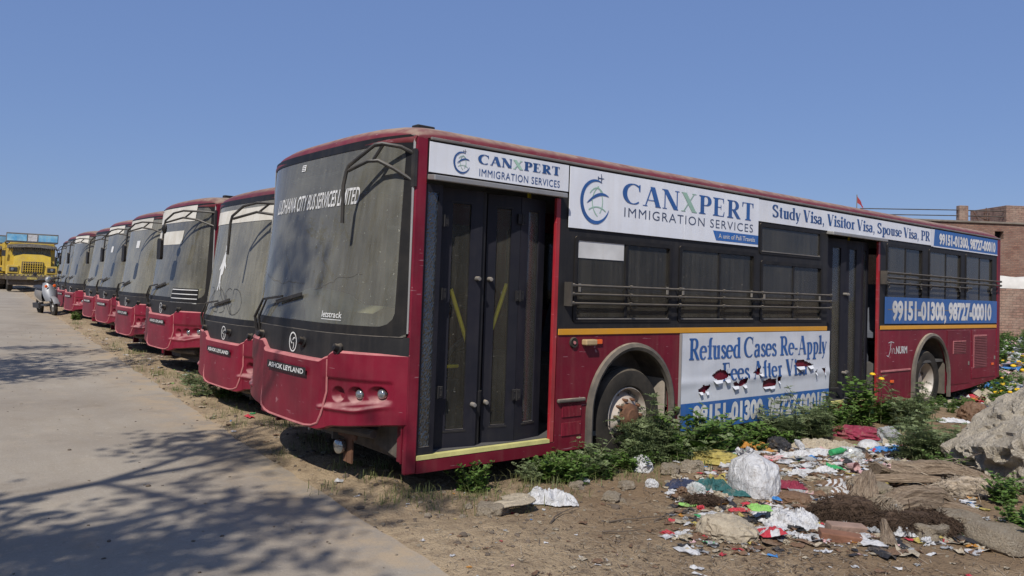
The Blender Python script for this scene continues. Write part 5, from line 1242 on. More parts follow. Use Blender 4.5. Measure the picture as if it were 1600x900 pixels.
def rag(name, label, cat, mat, u, v, size, seed, h=.10, folds=3.0, rz=0, group=None, mats=None, lift=0.0, res=64):
    """cloth or sheet thrown down: ridged folds, ragged outline, draped on the ground"""
    p = on_ground(u, v); vs = []; nn = res
    def fn(a, b):
        r_ = 1 + .25 * noise.noise((math.atan2(b, a) * 1.2, seed, 0)); x = a * size[0] * r_; y = b * size[1] * r_
        q = Vector((x * folds / size[0], y * folds / size[1], seed * 5.1))
        q = q + Vector((noise.noise(q * .7), noise.noise(q * .7 + Vector((5, 5, 5))), 0)) * 1.6
        rid = .8 * (1 - abs(noise.noise(q * .45)) * 2.2) + .55 * (1 - abs(noise.noise(q)) * 2.6) + .35 * (1 - abs(noise.noise(q * 2.3)) * 2.4) + .18 * (1 - abs(noise.noise(q * 4.9)) * 2.4)
        e = max(0, 1 - max(abs(a), abs(b)) ** 3)
        z = h * max(0, rid) * (.12 + .88 * e) * .5 + .006
        ca, sa = math.cos(CAMRZ + rz), math.sin(CAMRZ + rz); wx, wy = p.x + x * ca - y * sa, p.y + x * sa + y * ca
        return (wx - p.x, wy - p.y, ground(wx, wy) - p.z + z + lift)
    mb = MB(); mb.grid(fn, frng(-1, 1, nn), frng(-1, 1, nn))
    if mats:
        k = 0
        for i in range(nn):
            for j in range(nn): mb.m[k] = mats[1](i / nn, j / nn); k += 1
    o = mb.build(name, [M[q] for q in (mats[0] if mats else [mat])], smooth=True)
    o.location = p
    s_ = o.modifiers.new('thickness', 'SOLIDIFY'); s_.thickness = .004; s_.offset = 1
    return tag(o, label, cat, group)
item('plastic_bag', 'big bulging white plastic bag standing among the rubbish', 'bag', 'lw', 1178, 768, (.235, .18, .27), 1, .10, 1.2, 5, True, boxy=.30, ridged=True)
_bag = bpy.data.objects['plastic_bag']; rr = random.Random(2); mb = MB()
for k in range(9):
    a = k * .7; mb.tube([(.02 * math.cos(a), .02 * math.sin(a), .20), (.035 * math.cos(a), .035 * math.sin(a), .26), (.10 * math.cos(a) * rr.uniform(.5, 1), .08 * math.sin(a), .27 + rr.uniform(-.03, .04))], [.03, .014, .022], 5, caps=False)
_k = mb.build('bag_knot', M['lw'], _bag, smooth=True); _k.location = (.06, .02, .0); _k.rotation_euler = (R(14), R(25), 0)
rag('cloth', 'crumpled white cloth on bare earth in front of the first door', 'cloth', 'lw', 862, 786, (.20, .12), 2, .13, 2.2)
item('plastic_bag', 'small white knotted bag under the feathery weeds by the front wheel', 'bag', 'lw', 1003, 735, (.13, .10, .11), 3, .35, 2.2)
item('plastic_bag', 'yellow translucent bag lying behind the big white bag', 'bag', 'lyel', 1118, 722, (.28, .18, .09), 4, .45, 2.0)
rag('cloth', 'rust orange cloth at the foot of the torn banner', 'cloth', 'lor', 1176, 706, (.22, .14), 5, .13, 2.2)
item('cloth', 'black cloth bundle touching the rust orange cloth', 'cloth', 'lblk', 1216, 704, (.15, .10, .12), 6, .35, 2)
rag('cloth', 'dark green cloth left of the big white bag', 'cloth', 'lteal', 1112, 763, (.16, .11), 7, .10, 2.4)
rag('cloth', 'navy cloth scrap among stones beside the green cloth', 'cloth', 'lnavy', 1066, 762, (.13, .07), 8, .10, 2.4)
item('bag', 'brown oval flattened bag just right of the big white bag', 'bag', 'lbrn', 1240, 782, (.15, .11, .06), 9, .2, 2)
rag('cloth', 'dull red cloth squeezed behind the brown flattened bag', 'cloth', 'lmar', 1232, 764, (.14, .07), 10, .09, 2.2)
item('sack', 'dirty beige sack lying at the bottom edge left of white sheeting', 'sack', 'lbeige', 1135, 835, (.22, .15, .11), 11, .22, 1.5)
rag('plastic_sheet', 'large crumpled white plastic sheeting at the bottom edge', 'plastic sheet', 'lw', 1232, 818, (.22, .20), 12, .12, 3.2)
rag('packet', 'lime green packet between the beige sack and white sheeting', 'packet', 'lime', 1187, 818, (.08, .055), 13, .04, 1.5, lift=.10)
rag('carton', 'flattened white carton with faint grey print', 'carton', 'lw', 1110, 806, (.085, .06), 14, .03, 1.2, mats=(['lw', 'lgrey'], lambda a, b: 1 if (.25 < a < .75 and .3 < b < .6 and int(b * 30) % 2) else 0))
rag('packet', 'red and white checked packet at the very bottom edge', 'packet', 'lred', 1206, 843, (.085, .07), 15, .05, 1.2, mats=(['lred', 'lw'], lambda a, b: (int(a * 3) + int(b * 3)) % 2), lift=.04)
item('net_bag', 'crimson net bag below the second door weeds', 'bag', 'lmar', 1345, 684, (.34, .20, .11), 16, .4, 2.4)
rag('plastic_bag', 'bright blue plastic bag in the rubbish right of the white foam dome', 'bag', 'lblue', 1392, 707, (.22, .10), 17, .09, 2.2)
item('plastic_bag', 'grey clear bag leaning over the blue bag', 'bag', 'lgrey', 1388, 692, (.16, .12, .15), 18, .35, 2)
item('foam_bowl', 'white foam dome upturned in front of the crimson net bag', 'bowl', 'lw', 1358, 702, (.13, .11, .09), 19, .03, 1, 4, True, ridged=False)
rag('cloth', 'grey and white striped cloth beside the palm debris', 'cloth', 'lgrey', 1325, 762, (.22, .14), 20, .10, 2.2, mats=(['lgrey', 'lw', 'lbrn'], lambda a, b: 1 if int((a + .1 * math.sin(b * 6)) * 16) % 2 else 2))
rag('cloth', 'white and maroon rag behind the striped cloth', 'cloth', 'lw', 1245, 742, (.10, .06), 21, .06, 2)
rag('cloth', 'white rag lying against the stone at the bottom right', 'cloth', 'lw', 1412, 836, (.10, .08), 22, .09, 2)
rag('packet', 'yellow packet at the bottom edge beside the round stone', 'packet', 'lyel', 1462, 845, (.035, .03), 23, .02, 1.5, lift=.02)
item('cloth', 'brown bundle of cloth left of the big concrete lump', 'cloth', 'lbrn', 1522, 655, (.25, .2, .2), 24, .3, 2, rz=0)
rag('cloth', 'dark purple cloth on the brown bundle by the lump', 'cloth', 'lnavy', 1530, 648, (.12, .09), 25, .05, 2, lift=.12)
item('plastic_bag', 'small blue bag near the rear end of the bus', 'bag', 'lblue', 1553, 609, (.16, .12, .12), 26, .35, 2)
rag('plastic_sheet', 'white plastic sheet spread below the dark weeds by the banner', 'plastic sheet', 'lw', 1262, 712, (.34, .10), 27, .08, 3)
rag('plastic_sheet', 'beige dirty sheet between the orange cloth and the red net bag', 'plastic sheet', 'lbeige', 1290, 700, (.42, .13), 28, .11, 3)
item('plastic_bag', 'small clear bag with green scraps right of the white sheet', 'bag', 'clear', 1325, 716, (.22, .13, .09), 29, .4, 2.4)
item('plastic_bag', 'crumpled clear bag between stones and the green cloth', 'bag', 'clear', 1088, 770, (.09, .07, .07), 30, .4, 2.4)
rag('cloth', 'white towel hanging between the striped cloth and cup', 'cloth', 'lw', 1290, 738, (.10, .05), 31, .07, 2)
rag('paper', 'white paper folded near the pale stones under the weeds', 'paper', 'lw', 912, 752, (.05, .035), 32, .04, 1.4)
item('paper', 'torn white scrap standing right of the small knotted bag', 'paper', 'lw', 1018, 760, (.055, .04, .05), 33, .5, 2.5)
rag('packet', 'red strip of packaging under the big white bag', 'packet', 'lred', 1160, 800, (.10, .03), 34, .03, 2)
rag('packet', 'small blue and yellow packet at the foot of the big white bag', 'packet', 'lblue', 1214, 788, (.035, .025), 35, .03, 1.5, lift=.03)
rag('cloth', 'green wet rag beneath the lime packet edge', 'cloth', 'lteal', 1150, 775, (.10, .05), 36, .06, 2)
rag('plastic_sheet', 'torn white sheet beside the feathery weeds on the right', 'plastic sheet', 'lw', 1490, 660, (.2, .1), 37, .07, 2.6)
rag('packet', 'violet and blue packets below the right feathery weed', 'packet', 'lnavy', 1472, 690, (.16, .08), 38, .06, 2.6, mats=(['lnavy', 'lblue', 'lpink', 'lw'], lambda a, b: int(abs(noise.noise((a * 5, b * 5, 2))) * 9) % 4))
# cup and bottle
p = on_ground(1326, 736); mb = MB(); mb.lathe([(0, 0), (.028, 0), (.042, .10), (.044, .10), (.040, .098), (.026, .004), (0, .004)], (0, 0, 0), (0, 0, 1), 20); o = mb.build('paper_cup', M['lpink'], smooth=True); o.location = p + Vector((0, 0, .045)); o.rotation_euler = (R(80), 0, CAMRZ + R(20)); tag(o, 'pink white paper cup on its side in the rubbish', 'cup')
for (u, v, lb, mt, a) in ((1310, 718, 'green plastic bottle lying in the clear bag rubbish', 'lgrn', 20), (1250, 706, 'white plastic tube lying across the dirty sheet', 'lw', 80)):
    p = on_ground(u, v); b_ = empty('bottle', p + Vector((0, 0, .07)), CAMRZ + R(a)); tag(b_, lb, 'bottle')
    mb = MB(); mb.lathe([(0, 0), (.03, 0), (.033, .01), (.033, .06), (.030, .07), (.033, .08), (.033, .15), (.012, .20), (.012, .215)], (-.1, 0, 0), (1, .1, .1), 18); mb.build('bottle_body', M[mt], b_, smooth=True)
    mb = MB(); mb.lathe([(.0135, .215), (.0145, .216), (.0145, .232), (0, .232)], (-.1, 0, 0), (1, .1, .1), 12); mb.build('bottle_cap', M['lw'], b_)
# rolled rubber offcut
p = on_ground(790, 803); mb = MB(); mb.grid(lambda u, v: ((.17 - .02 * v) * math.cos(R(200 + 250 * u ** 1.3)) * (1 + .5 * u), (.09) * math.sin(R(200 + 250 * u ** 1.3)) + .14 * v, .012 + .09 * max(0, math.sin(u * 2.6)) + .02 * noise.noise((u * 5, v * 5, 1))), frng(0, 1, 20), frng(0, 1, 8)); o = mb.build('cardboard', M['lbeige'], smooth=True); o.location = p; o.rotation_euler = (0, 0, CAMRZ + R(10)); s_ = o.modifiers.new('t', 'SOLIDIFY'); s_.thickness = .012; tag(o, 'curled tan cardboard offcut on bare earth below the first door', 'cardboard')
# stones
STN = [(770, 803, .09, 'low tan stone at the left end of the curled cardboard'), (955, 782, .075, 'brown stone in the bare earth below the knotted bag'), (900, 762, .06, 'pale pointed stone beside folded white paper'), (978, 762, .06, 'grey stone right of the pale pointed stone'), (1197, 800, .05, 'rust brown stone below the big white bag'),
       (1080, 735, .10, 'round pinkish stone behind the navy cloth'), (1048, 738, .09, 'pale stone left of the pinkish stone'), (1498, 826, .15, 'round smooth pale stone at the bottom right'), (1455, 838, .11, 'grey broken stone left of the round stone'), (1560, 852, .17, 'wide flat concrete slab at the bottom right corner'),
       (1290, 770, .06, 'dark stone between brown bag and striped cloth'), (1372, 770, .10, 'grey stone lodged above the palm sheath'), (283, 640, .0, ''), (1500, 622, .16, 'rubble lump under the rear overhang of the bus'), (1470, 632, .12, 'tan rubble stone behind the rear wheel'), (1392, 690, .0, ''), (1600, 600, .25, 'grey rubble stone in the far rubbish right'), (1205, 748, .0, '')]
for i, (u, v, r_, lb) in enumerate(STN):
    if r_: item('stone', lb, 'stone', 'stone', u, v, (r_ * 1.25, r_, r_ * .75), 50 + i, .35 if i not in (7, 9) else .16, 1.2, 4, True, ridged=False, boxy=.5)
# the big concrete lump
mb = MB(); mb.add(*lump(77, .85, .6, .50, .22, 1.5, 6, True, base=-5, boxy=.8)); o = mb.build('concrete_lump', M['rock'], smooth=True)
BP = W(1650, 690, 6.9); o.location = BP; o.rotation_euler = (R(-14), R(-34), CAMRZ + R(12)); tag(o, 'huge pale lump of old concrete propped at the right edge', 'rubble')
# bricks and slipper
for (u, v, a, lb, mt) in ((1322, 832, 8, 'long pinkish brick under the palm fibre at the bottom edge', 'brickloose'), (1313, 846, -6, 'orange terracotta tile piece cut by the bottom edge', 'terracotta'), (735 + 800, 668, 25, 'red brick half buried left of the concrete lump', 'brickloose')):
    p = on_ground(u, v); mb = MB(); mb.box(-.14, .14, -.045, .045, -.02, .04); o = mb.build('brick', M[mt], bevel=.008); o.location = p + Vector((0, 0, .02)); o.rotation_euler = (R(8), R(5), CAMRZ + R(a)); tag(o, lb, 'brick')
# ------------------------------------------------------------ palm debris
def sheath(name, label, u, v, L, w_, h_, rz, curl=.5, seed=1, tilt=(0, 0), fray=60, rise=.0, mat='palm'):
    p = on_ground(u, v); root = empty(name, p + Vector((0, 0, rise)), CAMRZ + R(rz)); root.rotation_euler = (R(tilt[0]), R(tilt[1]), CAMRZ + R(rz)); tag(root, label, 'palm debris')
    def fn(a, b):
        wd = w_ * (1 - .62 * a ** .8) * (1 + .06 * noise.noise((a * 4, seed, 0))); ang = b * curl * math.pi
        rr_ = 1 + .22 * noise.noise((a * 1.7, b * 4 + seed, 0)) + .10 * noise.noise((a * 2.5, b * 14 + seed, 3)) + .03 * math.sin(b * 34 + 5 * noise.noise((a * 3, b, 5)))
        return (L * (a - .5), wd * math.sin(ang) * rr_ / max(.3, math.sin(min(curl, .5) * math.pi)), h_ * (.45 + .55 * math.sin(a * 2.6)) * math.cos(ang) * rr_)
    mb = MB(); mb.grid(fn, frng(0, 1, 34), frng(-1, 1, 60)); o = mb.build('sheath', M[mat], root, smooth=True); s_ = o.modifiers.new('t', 'SOLIDIFY'); s_.thickness = .012
    mb = MB(); rr = random.Random(seed)
    for i in range(fray):
        b = rr.uniform(-1, 1); q = Vector(fn(0, b)); L_ = rr.uniform(.08, .34) * w_ * 3; dz = rr.uniform(.3, 1); w2 = rr.uniform(.001, .0032)
        pts = [q, q + Vector((-L_ * .4, rr.uniform(-.02, .02), -.01)), q + Vector((-L_ * .75, rr.uniform(-.05, .05), -h_ * dz * .6)), q + Vector((-L_, rr.uniform(-.08, .08), -h_ * dz))]
        mb.tube(pts, [w2, w2 * .9, w2 * .7, w2 * .3], 3, caps=False)
    mb.build('frayed_fibre', M['strand'], root)
    return root
def fibre_mass(name, label, u, v, size, n_, seed, mat='fibre', rise=.06):
    p = on_ground(u, v); root = empty(name, p, CAMRZ); tag(root, label, 'palm debris')
    mb = MB(); mb.add(*lump(seed, size[0] * .8, size[1] * .8, size[2] * .8, .35, 1.8, 4)); mb.build('core', M[mat], root, smooth=True).location = (0, 0, size[2] * .2)
    mb = MB(); rr = random.Random(seed)
    for i in range(n_):
        a = rr.uniform(0, 6.28); r_ = rr.uniform(.1, 1) ** .5; x, y = size[0] * r_ * math.cos(a), size[1] * r_ * math.sin(a); z = size[2] * (1 - r_ ** 2) * .8 + .02
        d = Vector((rr.gauss(0, 1), rr.gauss(0, 1) - .5, rr.gauss(0, .4))).normalized() * rr.uniform(.06, .2); q = Vector((x, y, z)); w2 = rr.uniform(.001, .003)
        mb.tube([q - d * .5, q + Vector((0, 0, .02)), q + d * .6 - Vector((0, 0, .03))], [w2, w2, w2 * .4], 3, caps=False)
    mb.build('loose_fibre', M[mat], root); return root
sheath('palm_sheath', 'tan fan shaped palm sheath with frayed strands hanging forward', 1352, 792, .50, .15, .12, 60, .45, 3, (0, -18), 120, .10)
sheath('palm_sheath', 'broad ribbed palm sheath in the middle of the debris', 1428, 806, .50, .13, .16, 20, .47, 4, (0, 6), 150, .06)
def log_piece(label, u, v, L, r0, r1, rz, seed, tilt=0, rise=.0, name='palm_log'):
    p = on_ground(u, v); root = empty(name, p + Vector((0, 0, rise + r0 * .7))); root.rotation_euler = (0, R(tilt), CAMRZ + R(rz)); tag(root, label, 'palm debris')
    def fn(a, b):
        th = b * 2 * math.pi; r_ = (r0 + (r1 - r0) * a) * (1 + .30 * noise.noise((a * 2.2, math.cos(th) * 1.2, math.sin(th) * 1.2 + seed)) + .16 * noise.noise((a * 4, math.cos(th) * 5, math.sin(th) * 5 + seed)) + .07 * noise.noise((a * 9, math.cos(th) * 11, math.sin(th) * 11 + seed)))
        bend = .10 * L * math.sin(a * 2.8 + seed)
        return (L * (a - .5), r_ * math.cos(th) * 1.25 + bend, r_ * math.sin(th) * .8 + .05 * math.sin(a * 5 + seed))
    mb = MB(); mb.grid(fn, frng(0, 1, 44), frng(0, 1, 56)); c0 = [fn(0, k / 20) for k in range(20)]; c1 = [fn(1, k / 20) for k in range(20)]; mb.add(c0, [tuple(range(20))]); mb.add(c1, [tuple(range(20))[::-1]])
    mb.build('log', M['palm'], root, smooth=True); mb = MB(); rr = random.Random(seed)
    for i in range(46):
        a = rr.random(); th = rr.random(); q = Vector(fn(a, th)); d = Vector((rr.choice((-1, 1)) * rr.uniform(.05, .16), rr.gauss(0, .03), rr.gauss(.0, .03))); w2 = rr.uniform(.001, .004)
        mb.tube([q, q + d * .6 + Vector((0, 0, .012)), q + d], [w2, w2 * .8, w2 * .3], 3, caps=False)
    mb.build('splinters', M['strand'], root); return root
log_piece('grey split palm log running down to the right below the weeds', 1475, 760, .80, .12, .05, -30, 5, 4, .02)
log_piece('crooked grey root piece left end resting behind the broad sheath', 1405, 752, .42, .07, .035, 12, 8, -6, .03, 'palm_root')
log_piece('weathered palm stump end in the middle of the debris', 1450, 792, .40, .09, .06, -5, 11, 5, .0, 'palm_stump')
sheath('palm_sheath', 'small tan curled sheath lying across the dark fibre', 1385, 812, .34, .09, .07, 110, .45, 9, (0, -10), 60, .05)
sheath('palm_sheath', 'grey sheath scrap right of the palm stump', 1500, 806, .34, .08, .06, -40, .5, 10, (0, 6), 50, .03)
sheath('palm_stalk', 'narrow dry palm stalk lying behind the broad sheath', 1400, 765, .7, .07, .06, -10, .5, 6, (0, -3), 50, .07)
sheath('palm_stalk', 'dry stalk end sticking out at the bottom beside the bricks', 1385, 842, .38, .06, .05, 70, .5, 7, (0, -8), 10, .03)
fibre_mass('palm_fibre', 'dark brown mat of palm fibre left of the tan sheath', 1325, 812, (.30, .17, .17), 1600, 61)
fibre_mass('palm_fibre', 'dark fibre heap under the broad palm sheath', 1432, 828, (.40, .18, .13), 1500, 62)
fibre_mass('palm_fibre', 'pale straw tangle between the palm log and the concrete lump', 1520, 772, (.34, .17, .13), 420, 63, 'strand')
fibre_mass('straw_heap', 'small heap of brown straw left of the big white bag', 1100, 788, (.16, .09, .05), 260, 64, 'fibre')
# twigs
TW = [(880, 808, .45, 60, 'thin brown twig curving over bare earth at bottom centre'), (1000, 815, .5, 20, 'long twig below the white paper scraps near bottom centre'), (1040, 810, .3, 50, 'short split stick standing out at bottom centre'), (1510, 750, .6, -50, 'bare twig leaning against the concrete lump'), (1490, 760, .5, -70, 'thin forked twig behind the palm log'), (1535, 762, .45, 20, 'grey twig in the straw tangle'), (1170, 795, .16, -50, 'short bamboo stick in front of the big white bag'), (415, 668, .5, -40, 'dry stick on the road edge below the nameplate'), (975, 835, .3, 5, 'flat bark strip at the bottom centre edge')]
for i, (u, v, L_, a, lb) in enumerate(TW):
    rr = random.Random(i + 90); p = on_ground(u, v); mb = MB(); up = .25 if i in (3, 4) else .02
    pts = [Vector((L_ * (t_ - .5), .05 * L_ * math.sin(t_ * 4 + i) + rr.uniform(-.01, .01), .012 + up * t_ * 1.4)) for t_ in frng(0, 1, 7)]
    mb.tube(pts, [.007 - .005 * k / 7 for k in range(8)], 5)
    for k in (3, 5): mb.tube([pts[k], pts[k] + Vector((L_ * .12, L_ * .12 * (1 if k == 3 else -1), .02))], [.003, .001], 4)
    o = mb.build('twig', M['bark']); o.location = p; o.rotation_euler = (0, 0, CAMRZ + R(a)); tag(o, lb, 'twig')
# ------------------------------------------------------------ scraps, pebbles, chips: countless small stuff
def scatter(name, n_, area, fn, mats, seed, kind='stuff'):
    rr = random.Random(seed); mb = MB()
    for i in range(n_):
        u, v = area(rr)
        if callable(u): continue
        p = on_ground(u, v) if not isinstance(u, Vector) else u
        fn(mb, rr, p)
    o = mb.build(name, [M[m_] for m_ in mats]); return tag(o, kind=kind)
def scrap(szmin, szmax, weights):
    def f(mb, rr, p):
        s_ = rr.uniform(szmin, szmax) * (1 if rr.random() < .85 else 1.8); mi = rr.choices(range(len(weights)), weights)[0]; a = rr.uniform(0, 6.28); ax = Vector((math.cos(a), math.sin(a), 0)); ay = Vector((-math.sin(a), math.cos(a), 0)) * rr.uniform(.3, .9)
        n_ = 3; vs = []
        for i in range(n_ + 1):
            for j in range(n_ + 1):
                z = .004 + s_ * .8 * abs(rr.gauss(0, .28)); vs.append(p + ax * s_ * (i / n_ - .5 + rr.uniform(-.1, .1)) * 2 + ay * s_ * (j / n_ - .5 + rr.uniform(-.1, .1)) * 2 + Vector((0, 0, z)))
        fs = [(i * 4 + j, (i + 1) * 4 + j, (i + 1) * 4 + j + 1, i * 4 + j + 1) for i in range(3) for j in range(3)]
        mb.add(vs, fs, mi)
    return f
LM = ['lw', 'lgrey', 'lbeige', 'lyel', 'lred', 'lblue', 'lgrn', 'lbrn', 'lpink', 'lblk', 'lime', 'lor']
LWT = [9, 4, 7, 1, 1.4, 1, .5, 5, 2, 2, .4, .6]
def areaA(rr):
    while 1:
        u, v = rr.uniform(1040, 1530), rr.uniform(688, 850)
        if v > 690 + (1500 - u) * .02 and not (u > 1440 and v < 730 and rr.random() < .6): return u, v
scatter('litter', 1150, areaA, scrap(.010, .045, [5, 5, 8, .8, .9, .7, .4, 11, 1.2, 4, .2, .5]), LM, 1)
def areaA2(rr): return rr.gauss(1300, 90), 696 + abs(rr.gauss(0, 24))
scatter('litter', 620, areaA2, scrap(.02, .07, LWT), LM, 11)
def areaB(rr): return Vector((rr.uniform(14, 29), 0, 0)), 0
def gpos(x, y): return Vector((x, y, ground(x, y)))
def areaC(rr):
    x = rr.uniform(13.5, 30); y = rr.uniform(4.0 + (x - 13) * .12, 6.4 + (x - 14) * .25); return gpos(x, y), 0
scatter('litter', 1300, areaC, scrap(.05, .16, [10, 3, 5, 1, .7, .6, .3, 2, 2, .5, .3, .2]), LM, 2)
def areaS(rr):
    y = rr.uniform(5.3, 26); return gpos(road_edge(y) + rr.uniform(.05, .9 if y > 9 else 1.2), y), 0
scatter('litter', 230, areaS, scrap(.01, .04, [3, 1, 4, .5, .3, .2, .2, 5, .4, .5, .3, .2]), LM, 3)
def areaG(rr): return rr.uniform(620, 1600), rr.uniform(765, 930)
scatter('litter', 260, areaG, scrap(.006, .022, [3, 1, 4, .2, .2, .1, .1, 7, .4, .6, .1, .2]), LM, 4)
def pebble(lo, hi):
    vs0, fs0 = ICO[2]
    def f(mb, rr, p):
        s_ = rr.uniform(lo, hi) * (1 if rr.random() < .9 else 2); a = Vector((s_ * rr.uniform(.8, 1.5), s_ * rr.uniform(.7, 1.2), s_ * rr.uniform(.4, .8))); o_ = rr.uniform(0, 99)
        mb.add([(p.x + v.x * a.x * (1 + .3 * noise.noise(v + Vector((o_, 0, 0)))), p.y + v.y * a.y * (1 + .3 * noise.noise(v + Vector((0, o_, 0)))), p.z + v.z * a.z + a.z * .3) for v in vs0], fs0, rr.randrange(2))
    return f
def areaP(rr):
    if rr.random() < .5:
        y = rr.uniform(4.0, 22); return gpos(road_edge(y) + abs(rr.gauss(.1, .7)), y), 0
    return rr.uniform(560, 1500), rr.uniform(745, 870)
scatter('pebbles', 900, areaP, pebble(.004, .018), ['stone', 'bark'], 5)
def areaR(rr): y = rr.uniform(-1, 24); return Vector((road_edge(y) - abs(rr.gauss(0, 1.6)), y, gbase(0, y) + .004)), 0
scatter('pebbles', 330, areaR, pebble(.003, .011), ['stone', 'bark'], 6)
def chip(mb, rr, p):
    a = rr.uniform(0, 6.28); L_ = rr.uniform(.008, .032) * (1 if rr.random() < .93 else 2); w_ = rr.uniform(.001, .0035); d = Vector((math.cos(a), math.sin(a), rr.uniform(-.1, .25))) * L_; n_ = Vector((-math.sin(a), math.cos(a), 0)) * w_; q = p + Vector((0, 0, .008)); mb.add([q - d - n_, q + d - n_ * .4, q + d + n_ * .4, q - d + n_], [(0, 1, 2, 3)], rr.randrange(3))
def areaK(rr):
    if rr.random() < .75: return rr.gauss(1100, 210), rr.uniform(760, 915)
    return rr.uniform(1200, 1600), rr.uniform(730, 915)
scatter('dry_chips', 5200, areaK, chip, ['bark', 'strand', 'fibre'], 7)

def wad(mb, rr, p):
    vs0, fs0 = ICO[3]; s_ = rr.uniform(.018, .05); a = Vector((s_ * rr.uniform(.9, 1.8), s_ * rr.uniform(.7, 1.2), s_ * rr.uniform(.35, .8))); o_ = Vector((rr.uniform(0, 99), 0, 0)); an = rr.uniform(0, 6.28); ca, sa = math.cos(an), math.sin(an); out = []
    for v in vs0:
        k = 1.25 - 1.5 * abs(noise.noise(v * 1.6 + o_)) - .8 * abs(noise.noise(v * 4 + o_)); x, y, z = v.x * a.x * k, v.y * a.y * k, v.z * a.z * k; out.append((p.x + x * ca - y * sa, p.y + x * sa + y * ca, p.z + z + a.z * .4))
    mb.add(out, fs0, rr.choices(range(12), [8, 5, 7, .6, .5, .5, .2, 7, 1, 3, .2, .4])[0])
scatter('litter', 330, areaA, wad, LM, 21); scatter('litter', 120, areaA2, wad, LM, 22)
def areaL(rr): return rr.uniform(1060, 1560), rr.uniform(795, 870)
scatter('litter', 300, areaL, scrap(.010, .05, [6, 4, 7, .8, .9, .6, .4, 9, 1.2, 3, .2, .5]), LM, 23)
# ------------------------------------------------------------ weeds
def leaf(mb, p, d, n, L_, w_, mi, seg=1):
    d = d.normalized(); s_ = d.cross(n)
    if s_.length < 1e-3: s_ = Vector((1, 0, 0))
    s_.normalize(); m_ = p + d * L_ * .45 + n * L_ * .05
    mb.add([p, m_ - s_ * w_, p + d * L_ - n * L_ * .12, m_ + s_ * w_], [(0, 1, 2), (0, 2, 3)], mi)
def weed_mesh(kind, seed, H=.6, spread=.35, stems=14):
    rr = random.Random(seed); mb = MB()
    for s_ in range(stems):
        a = rr.uniform(0, 6.28); h = H * rr.uniform(.55, 1.05); out = spread * rr.uniform(.1, 1); base = Vector((rr.gauss(0, spread * .25), rr.gauss(0, spread * .25), -.03)); dr = Vector((math.cos(a), math.sin(a), 0))
        P = lambda t_: base + dr * out * t_ ** 1.6 + Vector((0, 0, h * (t_ - .12 * t_ ** 3)))
        mb.tube([P(t_) for t_ in (0, .35, .7, 1)], [.005, .004, .003, .0015], 3, 1, caps=False)
        if kind == 'grass':
            continue
        nl = {'fern': 13, 'broad': 11, 'tall': 12}[kind]
        for k in range(nl):
            t_ = .12 + .88 * (k + rr.random() * .6) / nl; p = P(min(1, t_)); b = rr.uniform(0, 6.28); d = (Vector((math.cos(b), math.sin(b), rr.uniform(.1, .8)))).normalized(); L_ = (.17 - .08 * t_) * rr.uniform(.7, 1.2) * (H / .6) ** .5
            if kind == 'fern':
                n_ = 6; up = Vector((0, 0, 1)); sd = d.cross(up).normalized(); nrm = sd.cross(d)
                for q in range(1, n_ + 1):
                    f = q / n_; c = p + d * L_ * f - Vector((0, 0, L_ * .35 * f * f)); l2 = L_ * .42 * (1.15 - f * .8)
                    for sg in (-1, 1): leaf(mb, c, (d * .7 + sd * sg), nrm, l2, l2 * .17, 0); 
                    leaf(mb, c, (d * .4 + sd * rr.uniform(-1, 1) + nrm * .6), nrm, l2 * .7, l2 * .17, 0)
            else:
                up = Vector((rr.gauss(0, .4), rr.gauss(0, .4), 1)).normalized(); leaf(mb, p, d, up, L_ * (.75 if kind == 'broad' else .6), L_ * .24, 0)
                leaf(mb, p + d * .01, Vector((-d.y, d.x, d.z)), up, L_ * .55, L_ * .2, 0)
    return mb
def grass_mesh(seed, n_=60, H=.16, R_=.10):
    rr = random.Random(seed); mb = MB()
    for i in range(n_):
        a = rr.uniform(0, 6.28); b = Vector((rr.gauss(0, R_), rr.gauss(0, R_), -.01)); d = Vector((math.cos(a), math.sin(a), 0)); h = H * rr.uniform(.4, 1.1); o_ = h * rr.uniform(.2, 1.1); w_ = Vector((-d.y, d.x, 0)) * rr.uniform(.0015, .0035)
        p1 = b + d * o_ * .35 + Vector((0, 0, h * .65)); p2 = b + d * o_ + Vector((0, 0, h * rr.uniform(.6, 1)))
        mb.add([b - w_, b + w_, p1 + w_ * .8, p1 - w_ * .8, p2], [(0, 1, 2, 3), (3, 2, 4)], 0)
    return mb
PROTO = {}
for k, H, sp, stn in (('fern', .62, .32, 20), ('fern2', .5, .38, 18), ('broad', .42, .3, 26), ('broad2', .3, .26, 18), ('tall', .8, .22, 16)):
    kind = k.rstrip('2'); mb = weed_mesh(kind, len(k) * 7 + int(H * 100), H, sp, stn)
    me = bpy.data.meshes.new('weed_' + k); me.from_pydata(mb.v, [], mb.f); lm = 'leafA' if kind == 'fern' else 'leafB'
    me.materials.append(M[lm]); me.materials.append(M['stem']); me.polygons.foreach_set('material_index', mb.m); PROTO[k] = (me, mb, H)
def weed(k, u, v, h, label, rz=0, wide=1.0, group=None, loc=None):
    me, mb, H = PROTO[k]; o = bpy.data.objects.new('weed', me); col.objects.link(o); p = loc or on_ground(u, v); o.location = p; s_ = h / H; o.scale = (s_ * wide, s_ * wide, s_); o.rotation_euler = (0, 0, rz); return tag(o, label, 'weed', group)
weed('fern', 1002, 724, .84, 'tall feathery weed hiding the lower front wheel', 0.3, .95); weed('fern2', 1040, 720, .55, 'feathery weed between the front wheel and the torn banner', 1, 1.1); weed('fern2', 930, 742, .42, 'low feathery weed before the front wheel arch', 2)
